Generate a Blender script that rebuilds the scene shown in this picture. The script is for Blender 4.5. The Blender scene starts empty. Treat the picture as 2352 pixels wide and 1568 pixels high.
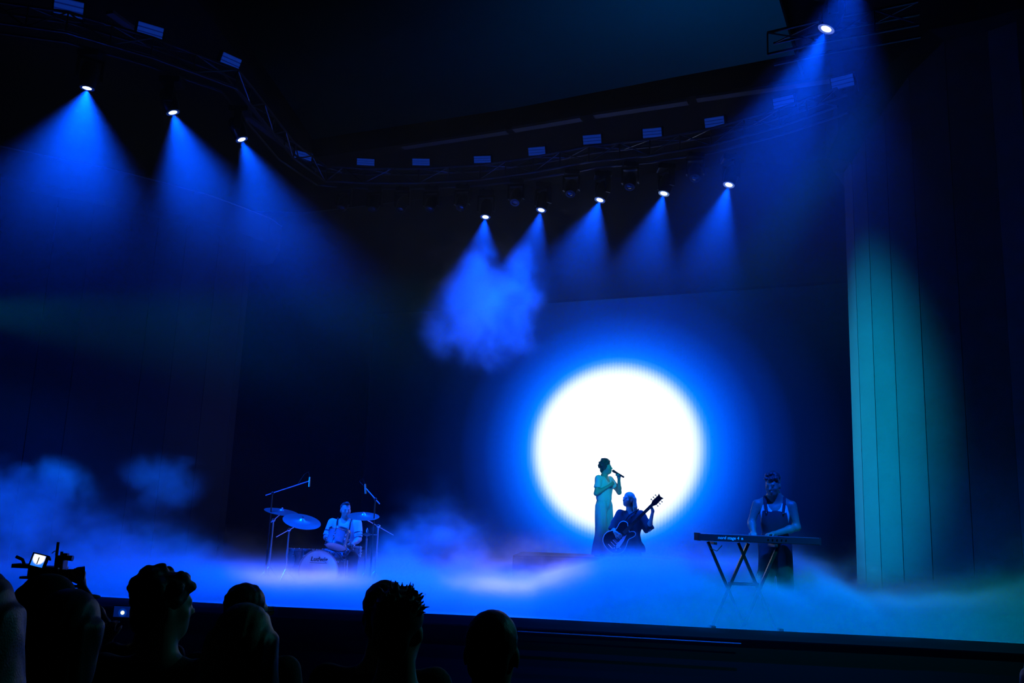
import bpy, bmesh, math, random
import numpy as np
from mathutils import Vector, Matrix, Quaternion

# ------------------------------------------------------------------ camera
scene = bpy.context.scene
COL = scene.collection
W, H, FPX = 2352.0, 1568.0, 2076.0
CAM = Vector((0.0, 0.0, 1.25))                 # z = 0 is the stage floor
up_c = Vector((424.0, 10744.0, -FPX)).normalized()      # world up seen in camera axes
fw_c = Vector((0, 0, -1)); fw_c = (fw_c - up_c * fw_c.dot(up_c)).normalized()
rt_c = fw_c.cross(up_c).normalized()
RCW = Matrix((rt_c, fw_c, up_c))               # camera axes -> world axes
cam_d = bpy.data.cameras.new('camera')
cam_d.sensor_width = 36.0
cam_d.lens = FPX / W * 36.0
cam_d.clip_start = 0.05
cam_d.clip_end = 200.0
cam = bpy.data.objects.new('camera', cam_d)
cam.matrix_world = Matrix.Translation(CAM) @ RCW.to_4x4()
COL.objects.link(cam)
scene.camera = cam

# ------------------------------------------------------------------ world (closed dark hall), exposure, render options
world = bpy.data.worlds.new('World'); scene.world = world
world.use_nodes = True
nt = world.node_tree; nt.nodes.clear()
wo = nt.nodes.new('ShaderNodeOutputWorld')
wb = nt.nodes.new('ShaderNodeBackground'); wb.inputs['Color'].default_value = (0, 0, 0, 1); wb.inputs['Strength'].default_value = 0.0
nt.links.new(wb.outputs[0], wo.inputs['Surface'])
vs = scene.view_settings
vs.view_transform = 'Standard'; vs.look = 'None'; vs.exposure = 0.0; vs.gamma = 1.0; vs.use_curve_mapping = False
cy = scene.cycles
cy.max_bounces = 4; cy.diffuse_bounces = 1; cy.glossy_bounces = 2; cy.transmission_bounces = 2
cy.volume_bounces = 0; cy.transparent_max_bounces = 8
cy.volume_step_rate = 4.0; cy.volume_max_steps = 256
cy.use_denoising = True
cy.use_adaptive_sampling = True; cy.adaptive_threshold = 0.08; cy.adaptive_min_samples = 12
cy.caustics_reflective = False; cy.caustics_refractive = False
cy.sample_clamp_indirect = 4.0
cy.use_light_tree = True

BLUE = (0.0, 0.058, 1.0)
TEAL = (0.0, 0.42, 0.62)
LAV = (1.0, 0.80, 1.0)

def spot(name, loc, target, power, color, size_deg, blend=1.0, radius=0.06, parent=None):
    d = bpy.data.lights.new(name, 'SPOT')
    d.energy = power; d.color = color; d.spot_size = math.radians(size_deg); d.spot_blend = blend
    d.shadow_soft_size = radius
    o = bpy.data.objects.new(name, d)
    dr = Vector(target) - Vector(loc)
    o.rotation_mode = 'QUATERNION'
    o.rotation_quaternion = dr.to_track_quat('-Z', 'Y')
    o.location = loc
    COL.objects.link(o)
    if parent is not None:
        o.parent = parent
    return o

# stage lamps that hang outside the frame (front-of-house and side positions), plus an added blue fog fill
L_TEALWALL = spot('side_teal_lamp', (-8.9, 13.0, 4.0), (5.3, 13.50, 2.75), 31000, (0.0, 0.34, 0.62), 24, 1.0, 0.10)
L_TEALWALL.scale = (0.33, 1.08, 1.0)         # framed to a tall oval by its shutters
L_TEALFOG = spot('front_fog_lamp', (4.6, 3.6, 6.6), (4.0, 11.3, 0.0), 14000, (0.0, 0.20, 0.30), 36, 1.0, 0.12)
L_TEALFOG.scale = (1.35, 0.52, 1.0)          # shuttered low and wide
L_TEALFRONT = spot('front_wash_lamp', (4.0, 5.0, 6.6), (1.75, 17.2, 1.85), 8000, (0.0, 0.40, 0.64), 8.5, 1.0, 0.12)
L_FOGFILL = [spot('fog_fill_lamp', (-9.2, 11.6, 2.6), (-3.0, 13.4, 0.0), 1300, (0.0, 0.085, 1.0), 60, 1.0, 0.12),  # added unseen blue fill pair, put in to brighten the fog
          spot('fog_fill_lamp', (-9.0, 12.4, 3.0), (1.5, 13.6, 0.0), 6500, (0.0, 0.12, 1.0), 32, 1.0, 0.12)]
L_RIM = spot('audience_side_lamp', (4.7, 7.2, 3.4), (-0.6, 3.0, 0.9), 75, (0.05, 0.55, 0.65), 50, 1.0, 0.10)
# two narrow white specials picking out the fog crest
L_SPEC = [spot('white_special_lamp', (-3.2, 3.0, 4.8), (-2.80, 13.3, 0.25), 8000, LAV, 9.5, 1.0, 0.06),
          spot('white_special_lamp', (-0.4, 3.0, 4.8), (0.22, 13.4, 0.25), 12000, LAV, 10.0, 1.0, 0.06)]
for l_ in L_SPEC: l_.scale = (1.3, 0.42, 1.0)      # shuttered to a flat oval

# ------------------------------------------------------------------ pixel helpers (plan the place from the photograph)
def ray(px, py):
    return (RCW @ Vector(((px - W / 2) / FPX, -(py - H / 2) / FPX, -1.0))).normalized()
def P_z(px, py, z):
    r = ray(px, py); return CAM + r * ((z - CAM.z) / r.z)
def proj(p):
    c = RCW.transposed() @ (Vector(p) - CAM); return W / 2 + FPX * c.x / -c.z, H / 2 - FPX * c.y / -c.z
def P_y(px, py, y):
    r = ray(px, py); return CAM + r * (y / r.y)

# ------------------------------------------------------------------ materials
MATS = {}
def mat(name, color=(0.5, 0.5, 0.5), rough=0.5, metal=0.0, bump=0.0, bscale=60.0, var=0.0, vscale=8.0, spec=0.5, coat=0.0, emit=None, estr=0.0, sheen=0.0):
    if name in MATS: return MATS[name]
    m = bpy.data.materials.new(name); m.use_nodes = True
    t = m.node_tree; b = t.nodes['Principled BSDF']
    b.inputs['Base Color'].default_value = (*color, 1); b.inputs['Roughness'].default_value = rough
    b.inputs['Metallic'].default_value = metal; b.inputs['Specular IOR Level'].default_value = spec
    b.inputs['Coat Weight'].default_value = coat; b.inputs['Sheen Weight'].default_value = sheen
    if emit:
        b.inputs['Emission Color'].default_value = (*emit, 1); b.inputs['Emission Strength'].default_value = estr
    if var > 0 or bump > 0:
        tc = t.nodes.new('ShaderNodeTexCoord')
    if var > 0:
        n = t.nodes.new('ShaderNodeTexNoise'); n.inputs['Scale'].default_value = vscale; n.inputs['Detail'].default_value = 4
        r = t.nodes.new('ShaderNodeMapRange'); r.inputs['To Min'].default_value = 1 - var; r.inputs['To Max'].default_value = 1 + var
        mx = t.nodes.new('ShaderNodeMix'); mx.data_type = 'RGBA'; mx.blend_type = 'MULTIPLY'; mx.inputs['Factor'].default_value = 1
        t.links.new(tc.outputs['Object'], n.inputs['Vector']); t.links.new(n.outputs['Fac'], r.inputs['Value'])
        mx.inputs['A'].default_value = (*color, 1); t.links.new(r.outputs[0], mx.inputs['B']); t.links.new(mx.outputs['Result'], b.inputs['Base Color'])
    if bump > 0:
        n2 = t.nodes.new('ShaderNodeTexNoise'); n2.inputs['Scale'].default_value = bscale; n2.inputs['Detail'].default_value = 5
        bp = t.nodes.new('ShaderNodeBump'); bp.inputs['Strength'].default_value = bump; bp.inputs['Distance'].default_value = 0.01
        t.links.new(tc.outputs['Object'], n2.inputs['Vector']); t.links.new(n2.outputs['Fac'], bp.inputs['Height']); t.links.new(bp.outputs[0], b.inputs['Normal'])
    MATS[name] = m
    return m

M_black = mat('black_paint', (0.012, 0.012, 0.014), 0.8, bump=0.1, spec=0.1)
M_blackmetal = mat('black_metal', (0.02, 0.02, 0.022), 0.35, 0.6)
M_truss = mat('truss_aluminium', (0.10, 0.10, 0.11), 0.4, 0.9)
M_chrome = mat('chrome', (0.75, 0.75, 0.78), 0.12, 1.0)
M_darkchrome = mat('worn_chrome', (0.45, 0.45, 0.48), 0.3, 1.0)
M_floor = mat('stage_deck', (0.42, 0.42, 0.44), 0.55, var=0.2, vscale=2.5, bump=0.05)
M_wall = mat('dark_wall_cloth', (0.010, 0.010, 0.012), 0.9, bump=0.3, bscale=30)
M_roof = mat('dark_roof_panel', (0.004, 0.004, 0.005), 0.9, bump=0.1, spec=0.1)
M_colpanel = mat('matte_panel_dim', (0.022, 0.022, 0.024), 0.8, var=0.12, spec=0.15, vscale=3.0, bump=0.08)  # wall panels with base colour darkened so lamp light on them stays faint
M_colpanel_r = mat('matte_panel_lit', (0.14, 0.14, 0.145), 0.8, var=0.15, vscale=2.0, bump=0.1, spec=0.15)  # same panels, base colour raised so the teal wash shows brighter
M_cap = mat('cornice_paint', (0.02, 0.02, 0.023), 0.55, bump=0.05)
M_flange = mat('flange_paint', (0.07, 0.07, 0.08), 0.6, var=0.15, vscale=1.5)
M_ceiling = mat('high_ceiling', (0.20, 0.24, 0.30), 0.95, var=0.15, vscale=0.3)

# ------------------------------------------------------------------ mesh builder
class MB:
    def __init__(self): self.v = []; self.f = []; self.m = []
    def add(self, vs, fs, mi=0):
        o = len(self.v); self.v += [tuple(p) for p in vs]
        self.f += [tuple(i + o for i in f) for f in fs]; self.m += [mi] * len(fs)
        return self
    def box(self, c, s, rot=None, mi=0, bev=0.0):
        c = Vector(c); hx, hy, hz = s[0] / 2, s[1] / 2, s[2] / 2
        if bev <= 0:
            vs = [Vector((x * hx, y * hy, z * hz)) for x in (-1, 1) for y in (-1, 1) for z in (-1, 1)]
            fs = [(0, 1, 3, 2), (4, 6, 7, 5), (0, 4, 5, 1), (2, 3, 7, 6), (0, 2, 6, 4), (1, 5, 7, 3)]
        else:
            bm = bmesh.new(); bmesh.ops.create_cube(bm, size=1.0)
            for v in bm.verts: v.co = Vector((v.co.x * s[0], v.co.y * s[1], v.co.z * s[2]))
            bmesh.ops.bevel(bm, geom=bm.edges[:], offset=min(bev, 0.45 * min(s)), segments=2, profile=0.7, affect='EDGES')
            bm.verts.index_update()
            vs = [v.co.copy() for v in bm.verts]; fs = [[v.index for v in f.verts] for f in bm.faces]; bm.free()
        if rot is not None: vs = [rot @ v for v in vs]
        return self.add([v + c for v in vs], fs, mi)
    def cyl(self, p0, p1, r0, r1=None, n=12, caps=True, mi=0):
        p0 = Vector(p0); p1 = Vector(p1); r1 = r0 if r1 is None else r1
        a = (p1 - p0).normalized(); u = a.orthogonal().normalized(); w = a.cross(u)
        vs = []
        for p, r in ((p0, r0), (p1, r1)):
            vs += [p + (u * math.cos(t) + w * math.sin(t)) * r for t in (2 * math.pi * k / n for k in range(n))]
        fs = [(k, (k + 1) % n, n + (k + 1) % n, n + k) for k in range(n)]
        if caps: fs += [tuple(range(n - 1, -1, -1)), tuple(range(n, 2 * n))]
        return self.add(vs, fs, mi)
    def lathe(self, prof, origin=(0, 0, 0), axis=(0, 0, 1), n=24, mi=0, close=True):
        a = Vector(axis).normalized(); u = a.orthogonal().normalized(); w = a.cross(u); o = Vector(origin)
        vs = []; fs = []
        for r, h in prof:
            r = max(r, 1e-5)
            vs += [o + a * h + (u * math.cos(2 * math.pi * k / n) + w * math.sin(2 * math.pi * k / n)) * r for k in range(n)]
        for i in range(len(prof) - 1):
            for k in range(n):
                k2 = (k + 1) % n; fs.append((i * n + k, i * n + k2, (i + 1) * n + k2, (i + 1) * n + k))
        if close: fs += [tuple(range(n - 1, -1, -1)), tuple(range((len(prof) - 1) * n, len(prof) * n))]
        return self.add(vs, fs, mi)
    def sphere(self, c, r, n=12, m=8, sc=(1, 1, 1), mi=0):
        c = Vector(c); vs = []; fs = []
        for i in range(m + 1):
            t = math.pi * i / m
            for k in range(n):
                p = 2 * math.pi * k / n
                vs.append(c + Vector((r * sc[0] * math.sin(t) * math.cos(p), r * sc[1] * math.sin(t) * math.sin(p), r * sc[2] * math.cos(t))))
        for i in range(m):
            for k in range(n):
                k2 = (k + 1) % n; fs.append((i * n + k, (i + 1) * n + k, (i + 1) * n + k2, i * n + k2))
        return self.add(vs, fs, mi)
    def tube(self, pts, r, n=8, mi=0):
        pts = [Vector(p) for p in pts]; rr = r if isinstance(r, (list, tuple)) else [r] * len(pts)
        vs = []; fs = []; u = None
        for i, p in enumerate(pts):
            d = (pts[min(i + 1, len(pts) - 1)] - pts[max(i - 1, 0)]).normalized()
            if u is None: u = d.orthogonal().normalized()
            u = (u - d * u.dot(d)); u = u.normalized() if u.length > 1e-6 else d.orthogonal().normalized()
            w = d.cross(u)
            vs += [p + (u * math.cos(2 * math.pi * k / n) + w * math.sin(2 * math.pi * k / n)) * rr[i] for k in range(n)]
        for i in range(len(pts) - 1):
            for k in range(n):
                k2 = (k + 1) % n; fs.append((i * n + k, i * n + k2, (i + 1) * n + k2, (i + 1) * n + k))
        fs += [tuple(range(n - 1, -1, -1)), tuple(range((len(pts) - 1) * n, len(pts) * n))]
        return self.add(vs, fs, mi)
    def prism(self, poly, d, mi=0):
        """poly: list of 3D points, extruded by vector d"""
        d = Vector(d); n = len(poly); p = [Vector(q) for q in poly]
        vs = p + [q + d for q in p]
        fs = [tuple(range(n - 1, -1, -1)), tuple(range(n, 2 * n))] + [(k, (k + 1) % n, n + (k + 1) % n, n + k) for k in range(n)]
        return self.add(vs, fs, mi)
    def xform(self, M):
        self.v = [tuple(M @ Vector(p)) for p in self.v]; return self
    def build(self, name, mats, parent=None, smooth=None, loc=None):
        me = bpy.data.meshes.new(name); me.from_pydata(self.v, [], self.f)
        mats = mats if isinstance(mats, (list, tuple)) else [mats]
        for m in mats: me.materials.append(m)
        if len(mats) > 1: me.polygons.foreach_set('material_index', self.m)
        bm = bmesh.new(); bm.from_mesh(me); bmesh.ops.recalc_face_normals(bm, faces=bm.faces); bm.to_mesh(me); bm.free()
        if smooth is not None:
            for p in me.polygons: p.use_smooth = True
            try: me.set_sharp_from_angle(angle=math.radians(smooth))
            except Exception: pass
        o = bpy.data.objects.new(name, me); COL.objects.link(o)
        if parent is not None: o.parent = parent
        if loc is not None: o.location = loc
        return o

def tag(o, label=None, cat=None, group=None, kind=None):
    if label: o['label'] = label
    if cat: o['category'] = cat
    if group: o['group'] = group
    if kind: o['kind'] = kind
    return o
def thing(name, loc=(0, 0, 0), label=None, cat=None, group=None, rz=0.0, kind=None):
    o = bpy.data.objects.new(name, None); COL.objects.link(o); o.location = loc; o.rotation_euler = (0, 0, rz)
    o.empty_display_size = 0.2
    return tag(o, label, cat, group, kind)
def copy_tree(o, parent=None):
    c = o.copy(); COL.objects.link(c); c.parent = parent
    for k in [x for x in o.children if x.type != 'LIGHT']: copy_tree(k, c)
    return c

# ------------------------------------------------------------------ the setting
Z_TOP = 6.8                  # underside of the cornices
STAGE_H = 1.90               # stage deck above the audience floor

# stage deck: front edge follows the photograph
edge_px = [(-60, 1357), (230, 1372), (640, 1395), (1190, 1420), (1700, 1447), (2100, 1466), (2352, 1480), (2500, 1488)]
edge = [P_z(x, y, 0.0) for x, y in edge_px]
edge = [Vector((edge[0].x - 6, edge[0].y + 0.9, 0))] + edge + [Vector((edge[-1].x + 6, edge[-1].y - 0.8, 0))]
def edge_y(x):
    for a, b in zip(edge, edge[1:]):
        if a.x <= x <= b.x: return a.y + (b.y - a.y) * (x - a.x) / (b.x - a.x)
    return edge[0].y if x < edge[0].x else edge[-1].y
back = [Vector((edge[-1].x, 24, 0)), Vector((edge[0].x, 24, 0))]
o = MB().prism([p + Vector((0, 0, -0.12)) for p in edge + back], (0, 0, 0.12)).build('floor', M_floor)
tag(o, 'grey stage deck running back under the fog', kind='structure')
fz = MB()
for a, b in zip(edge, edge[1:]):
    d = Vector((0, 0.10, 0))
    fz.prism([a + d + Vector((0, 0, -0.12)), b + d + Vector((0, 0, -0.12)), b + d + Vector((0, 0, -STAGE_H)), a + d + Vector((0, 0, -STAGE_H))], (0, 0.1, 0))
tag(fz.build('wall_stage_front', mat('stage_front_cloth', (0.003, 0.003, 0.0035), 0.95, bump=0.2, spec=0.05)), 'black front face of the stage below the deck edge', kind='structure')
lip = MB()
for a, b in zip(edge, edge[1:]):
    lip.prism([a + Vector((0, -0.03, 0.012)), b + Vector((0, -0.03, 0.012)), b + Vector((0, -0.03, -0.10)), a + Vector((0, -0.03, -0.10))], (0, 0.028, 0))
tag(lip.build('trim_1', mat('nosing_black', (0.005, 0.005, 0.006), 0.7, spec=0.1)), 'black nosing along the front edge of the stage', kind='structure')
rail = MB(); rail.tube([p + Vector((0, -0.045, -0.15)) for p in edge[4:6]], 0.008, 6)
tag(rail.build('trim_2', mat('nosing_rail', (0.03, 0.03, 0.032), 0.45, 0.3)), 'thin metal cable rail just under the stage nosing', kind='structure')
o = MB().prism([(-20, -3, -0.1), (-20, 13.0, -1.7), (-20, 13.0, -1.9), (-20, -3, -0.3)], (40, 0, 0)).build('floor_audience', mat('audience_floor', (0.003, 0.003, 0.003), 0.95, bump=0.1, spec=0.05))
tag(o, 'dark floor of the audience area before the stage', kind='structure')

# back wall and high roof
BD = math.radians(25.0)
U = Vector((math.cos(BD), -math.sin(BD), 0)); N = Vector((-math.sin(BD), -math.cos(BD), 0))     # along the back wall / towards the audience
SC = P_y(1412, 1030, 19.0)                                             # centre of the disc on the screen
def bw(s, z, off=0.0): return Vector((SC.x, SC.y, 0)) + U * s + N * off + Vector((0, 0, z))
o = MB().prism([bw(-11, 0, -0.5), bw(8, 0, -0.5), bw(8, 9.0, -0.5), bw(-11, 9.0, -0.5)], -N * 0.2).build('wall_back', M_wall)
tag(o, 'black masking wall behind the screen', kind='structure')

zf = 8.75
fl = [P_z(470, 0, zf), P_z(600, 185, zf), P_z(716, 350, zf)]
fb = [P_z(716, 350, zf), P_z(1176, 282, zf), P_z(1500, 222, zf), P_z(1845, 160, zf)]
fr = [P_z(1845, 160, zf), P_z(1800, 0, zf)]
fl = [fl[0] + (fl[0] - fl[1]).normalized() * 5.0] + fl
fr = fr + [fr[-1] + (fr[-1] - fr[-2]).normalized() * 6.0]
# roof soffit pieces around the opening
o = MB().prism([fl[0], fl[1], fl[2], fl[3], fl[3] + Vector((-1, 4, 0)), Vector((-16, 23, zf)), Vector((-16, 6, zf))], (0, 0, 0.3)).build('ceiling_left', M_roof)
tag(o, 'black roof soffit over the wing with three lamps', kind='structure')
o = MB().prism([fb[0], fb[1], fb[2], fb[3], fb[3] + Vector((0.2, 4, 0)), fb[0] + Vector((-1, 4, 0))], (0, 0, 0.3)).build('ceiling_back', M_roof)
tag(o, 'black roof soffit above the screen', kind='structure')
o = MB().prism([fr[0], fr[1], fr[2], Vector((16, 6, zf)), Vector((16, 19, zf)), fb[3] + Vector((0.2, 4, 0))], (0, 0, 0.3)).build('ceiling_right', M_roof)
tag(o, 'black roof soffit over the teal panel wall', kind='structure')
k = 3
for line, nm, lab in ((fl, 'trim_3', 'black fascia beam along the roof opening beside the lamp truss'), (fb, 'trim_4', 'long black fascia beam above the row of striped lights'), (fr, 'trim_5', 'short black fascia beam above the teal panel wall')):
    b_ = MB()
    for a, b in zip(line, line[1:]):
        b_.prism([a + Vector((0, 0, 0.3)), b + Vector((0, 0, 0.3)), b + Vector((0, 0, -0.12)), a + Vector((0, 0, -0.12))], (0, 0.08, 0))
    tag(b_.build(nm, M_roof), lab, kind='structure')
# paler flange strips bolted under the fascia
def strip(name, a, b, w, drop, lab):
    a = a + Vector((0, 0, -drop)); b = b + Vector((0, 0, -drop)); d = (b - a).normalized(); n = Vector((-d.y, d.x, 0))
    o = MB().box((a + b) / 2, ((b - a).length, w, 0.05), Matrix((d, n, Vector((0, 0, 1)))).transposed()).build(name, M_flange)
    return tag(o, lab, 'flange', 'flange strips under the roof beam')
for (x0, y0, x1, y1), lab in zip(((925, 338, 1165, 302), (1180, 298, 1335, 272), (1365, 266, 1580, 234), (1600, 228, 1945, 178)),
        ('pale flange strip under the roof beam, nearest the corner', 'pale flange strip under the roof beam, second from the corner',
         'pale flange strip under the roof beam, third from the corner', 'pale flange strip under the roof beam, nearest the teal wall')):
    strip('roof_flange', P_z(x0, y0, 8.55), P_z(x1, y1, 8.55), 0.16, 0.0, lab)
for (x0, y0, x1, y1), lab in zip(((252, 28, 312, 72), (565, 266, 680, 352)), ('short pale flange strip high among the wing truss panels', 'slanting pale flange strip running down to the roof corner')):
    strip('roof_flange', P_z(x0, y0, 8.3), P_z(x1, y1, 8.3), 0.13, 0.0, lab)
# high auditorium ceiling seen through the opening
o = MB().box((0, 18, 15.2), (70, 60, 0.2)).build('ceiling', M_ceiling)
tag(o, 'high dark blue auditorium ceiling seen through the roof opening', kind='structure')
L_CEIL = spot('ceiling_fill', (4.0, 19.5, 9.6), (5.5, 27.0, 15.2), 420, (0.0, 0.24, 0.85), 150, 1.0, 0.2)  # added unseen fill, gives the ceiling its faint blue gradient

# faceted panel walls with overhanging cornices
def panel_wall(name, plan, ztop, lipplan, zlip, cap_h, side_lab, trimname, trimlab, pm, thick=0.06):
    """plan / lipplan: ground points of the wall face and of the cornice lip; ztop / zlip: heights at each point"""
    root = thing(name, (0, 0, 0), side_lab, None, None, kind='structure')
    for (a, za), (b, zb_) in zip(zip(plan, ztop), zip(plan[1:], ztop[1:])):
        d = (b - a).normalized(); n = Vector((d.y, -d.x, 0)); g = 0.006 * d
        q = [a + g, b - g, b - g - n * thick, a + g - n * thick]
        zz = [za, zb_, zb_, za]
        MB().add([Vector((p.x, p.y, 0)) for p in q] + [Vector((p.x, p.y, z)) for p, z in zip(q, zz)],
                 [(3, 2, 1, 0), (4, 5, 6, 7), (0, 1, 5, 4), (1, 2, 6, 5), (2, 3, 7, 6), (3, 0, 4, 7)]).build('panel', pm, root)
    c = MB()
    for i in range(len(lipplan) - 1):
        pts = [(lipplan[i], zlip[i]), (lipplan[i + 1], zlip[i + 1]), (plan[i + 1], zlip[i + 1]), (plan[i], zlip[i])]
        A = [Vector((q.x, q.y, z)) for q, z in pts]; B = [Vector((q.x, q.y, z + cap_h)) for q, z in pts]
        c.add(A + B, [(0, 1, 2, 3), (7, 6, 5, 4), (0, 4, 5, 1), (2, 6, 7, 3), (1, 5, 6, 2), (0, 3, 7, 4)])
    tag(c.build(trimname, M_cap), trimlab, kind='structure')
    return root
RW = [(1938, 392, 14.0), (1955, 330, 13.7), (1986, 280, 13.4), (2030, 218, 13.1), (2087, 152, 12.8), (2168, 68, 12.5), (2262, -32, 12.2)]
rp = [P_y(x, y, d) for x, y, d in RW]; rz_ = [min(p.z, 8.55) for p in rp]
RL = [(1914, 392, 13.95), (1899, 362, 13.55), (1925, 303, 13.2), (1974, 232, 12.87), (2040, 152, 12.55), (2132, 68, 12.22), (2240, -32, 11.92)]
rl = [P_y(x, y, d) for x, y, d in RL]; rlz = [min(p.z, 8.55) for p in rl]
rp = [rp[0] + Vector((1.6, 0.7, 0)), rp[0] + Vector((0.5, 0.45, 0))] + rp + [Vector((7.1, 11.9, 0)), Vector((7.9, 11.55, 0)), Vector((9.2, 11.2, 0))]
rl = [rp[0] + Vector((0.1, 0.4, 0)), rp[1] + Vector((-0.15, 0.35, 0))] + rl + [Vector((6.95, 11.6, 0)), Vector((7.75, 11.25, 0)), Vector((9.1, 10.9, 0))]
rz_ = [rz_[0]] * 2 + rz_ + [8.55] * 3; rlz = [rlz[0]] * 2 + rlz + [8.55] * 3
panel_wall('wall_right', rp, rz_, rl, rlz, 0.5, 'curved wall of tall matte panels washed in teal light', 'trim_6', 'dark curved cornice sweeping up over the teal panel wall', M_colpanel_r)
lipL = [P_z(x, y, Z_TOP) for x, y in ((-260, 292), (-40, 328), (150, 368), (240, 385), (395, 425), (470, 445), (550, 474), (622, 502))]
lpw = []
for i, p in enumerate(lipL):
    a = lipL[max(i - 1, 0)]; b = lipL[min(i + 1, len(lipL) - 1)]; d = (b - a).normalized(); lpw.append(p + Vector((-d.y, d.x, 0)) * 0.5)
e = P_y(580, 562, 18.2)
lpw[-1] = Vector((e.x + 0.05, e.y - 0.55, 0)); lpw = [Vector((p.x, p.y, 0)) for p in lpw] + [Vector((e.x, e.y, 0)), Vector((e.x - 0.6, e.y + 0.8, 0))]
lipL = lipL + [lipL[-1] + Vector((0.1, 0.5, 0)), lipL[-1] + Vector((-0.3, 1.5, 0))]
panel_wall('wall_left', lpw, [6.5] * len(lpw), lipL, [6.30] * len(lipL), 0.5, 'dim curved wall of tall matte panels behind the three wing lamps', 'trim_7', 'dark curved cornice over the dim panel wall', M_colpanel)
tb = MB(); tb.tube([p + Vector((0, -0.02, 0.0)) for p in lipL[:-1]], 0.014, 6)
tag(tb.build('trim_8', mat('edge_rail', (0.2, 0.2, 0.21), 0.35, 0.9)), 'thin metal edge rail along the cornice below the wing lamps', kind='structure')

# ------------------------------------------------------------------ LED screen
def led_material():
    m = bpy.data.materials.new('led_screen_picture'); m.use_nodes = True
    t = m.node_tree; t.nodes.clear()
    out = t.nodes.new('ShaderNodeOutputMaterial'); em = t.nodes.new('ShaderNodeEmission')
    tc = t.nodes.new('ShaderNodeTexCoord')            # object space: x along the screen, z up, origin = disc centre
    mp = t.nodes.new('ShaderNodeMapping'); mp.inputs['Scale'].default_value = (1 / 1.93, 0, 1 / 1.84)
    ln = t.nodes.new('ShaderNodeVectorMath'); ln.operation = 'LENGTH'
    wv_ = t.nodes.new('ShaderNodeTexWave'); wv_.wave_type = 'BANDS'; wv_.bands_direction = 'X'
    wv_.inputs['Scale'].default_value = 4.6
    ad = t.nodes.new('ShaderNodeMath'); ad.operation = 'MULTIPLY_ADD'; ad.inputs[1].default_value = 0.010; 
    rp_ = t.nodes.new('ShaderNodeMapRange'); rp_.inputs['From Max'].default_value = 3.0
    cr = t.nodes.new('ShaderNodeValToRGB'); cr.color_ramp.interpolation = 'LINEAR'
    stops = [(0.0, (1.25, 1.32, 1.38)), (0.78, (1.20, 1.30, 1.38)), (0.85, (1.05, 1.18, 1.36)), (0.91, (0.72, 0.92, 1.34)), (0.965, (0.28, 0.56, 1.32)), (1.01, (0.05, 0.33, 1.30)), (1.06, (0.0, 0.22, 1.25)),
             (1.15, (0.0, 0.14, 1.08)), (1.26, (0.0, 0.085, 0.86)), (1.40, (0.0, 0.045, 0.56)), (1.60, (0.0, 0.016, 0.24)), (1.92, (0.0, 0.0045, 0.062)), (2.4, (0.0, 0.0012, 0.015)), (3.0, (0.0, 0.0002, 0.003))]
    els = cr.color_ramp.elements
    while len(els) < len(stops): els.new(0.5)
    for e_, (p, c) in zip(els, stops): e_.position = p / 3.0; e_.color = (*c, 1)
    em.inputs['Strength'].default_value = 1.0
    L = t.links.new
    L(tc.outputs['Object'], mp.inputs['Vector']); L(mp.outputs[0], ln.inputs[0]); L(tc.outputs['Object'], wv_.inputs['Vector'])
    L(wv_.outputs['Fac'], ad.inputs[0]); L(ln.outputs['Value'], ad.inputs[2]); L(ad.outputs[0], rp_.inputs['Value']); L(rp_.outputs[0], cr.inputs['Fac'])
    L(cr.outputs['Color'], em.inputs['Color']); L(em.outputs[0], out.inputs['Surface'])
    m.cycles.emission_sampling = 'FRONT'
    return m
M_led = led_material()
scr = thing('led_screen', (SC.x, SC.y, SC.z), 'tall LED screen showing a glowing white disc with blue halo', 'screen')
scr.rotation_euler = (0, 0, -BD)
zb, zt, sx0, sx1 = 0.35 - SC.z, 5.95 - SC.z, -6.2, 4.8
# the panel is cut into a fine grid so its bright part is found quickly as a light source
g = MB(); nx, nz = 14, 8
vs_ = [Vector((sx0 + (sx1 - sx0) * i / nx, 0, zb + (zt - zb) * j / nz)) for j in range(nz + 1) for i in range(nx + 1)]
g.add(vs_, [(j * (nx + 1) + i, j * (nx + 1) + i + 1, (j + 1) * (nx + 1) + i + 1, (j + 1) * (nx + 1) + i) for j in range(nz) for i in range(nx)])
me_led = g.build('display_panel', M_led, scr)
for p in me_led.data.polygons:
    if p.normal.y > 0: p.flip()
fr_ = MB()
for (cx, cz, w_, h_) in (((sx0 + sx1) / 2, zt + 0.03, sx1 - sx0 + 0.12, 0.06), ((sx0 + sx1) / 2, zb - 0.03, sx1 - sx0 + 0.12, 0.06), (sx0 - 0.03, (zb + zt) / 2, 0.06, zt - zb), (sx1 + 0.03, (zb + zt) / 2, 0.06, zt - zb)):
    fr_.box((cx, 0.03, cz), (w_, 0.1, h_))
fr_.build('frame', M_black, scr)
MB().box(((sx0 + sx1) / 2, 0.11, (zb + zt) / 2), (sx1 - sx0, 0.14, zt - zb)).build('back_housing', M_black, scr)
MB().box(((sx0 + sx1) / 2, 0.08, (zb - SC.z) / 2), (sx1 - sx0 - 0.6, 0.2, zb + SC.z - 0.06)).build('plinth', M_black, scr)

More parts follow.
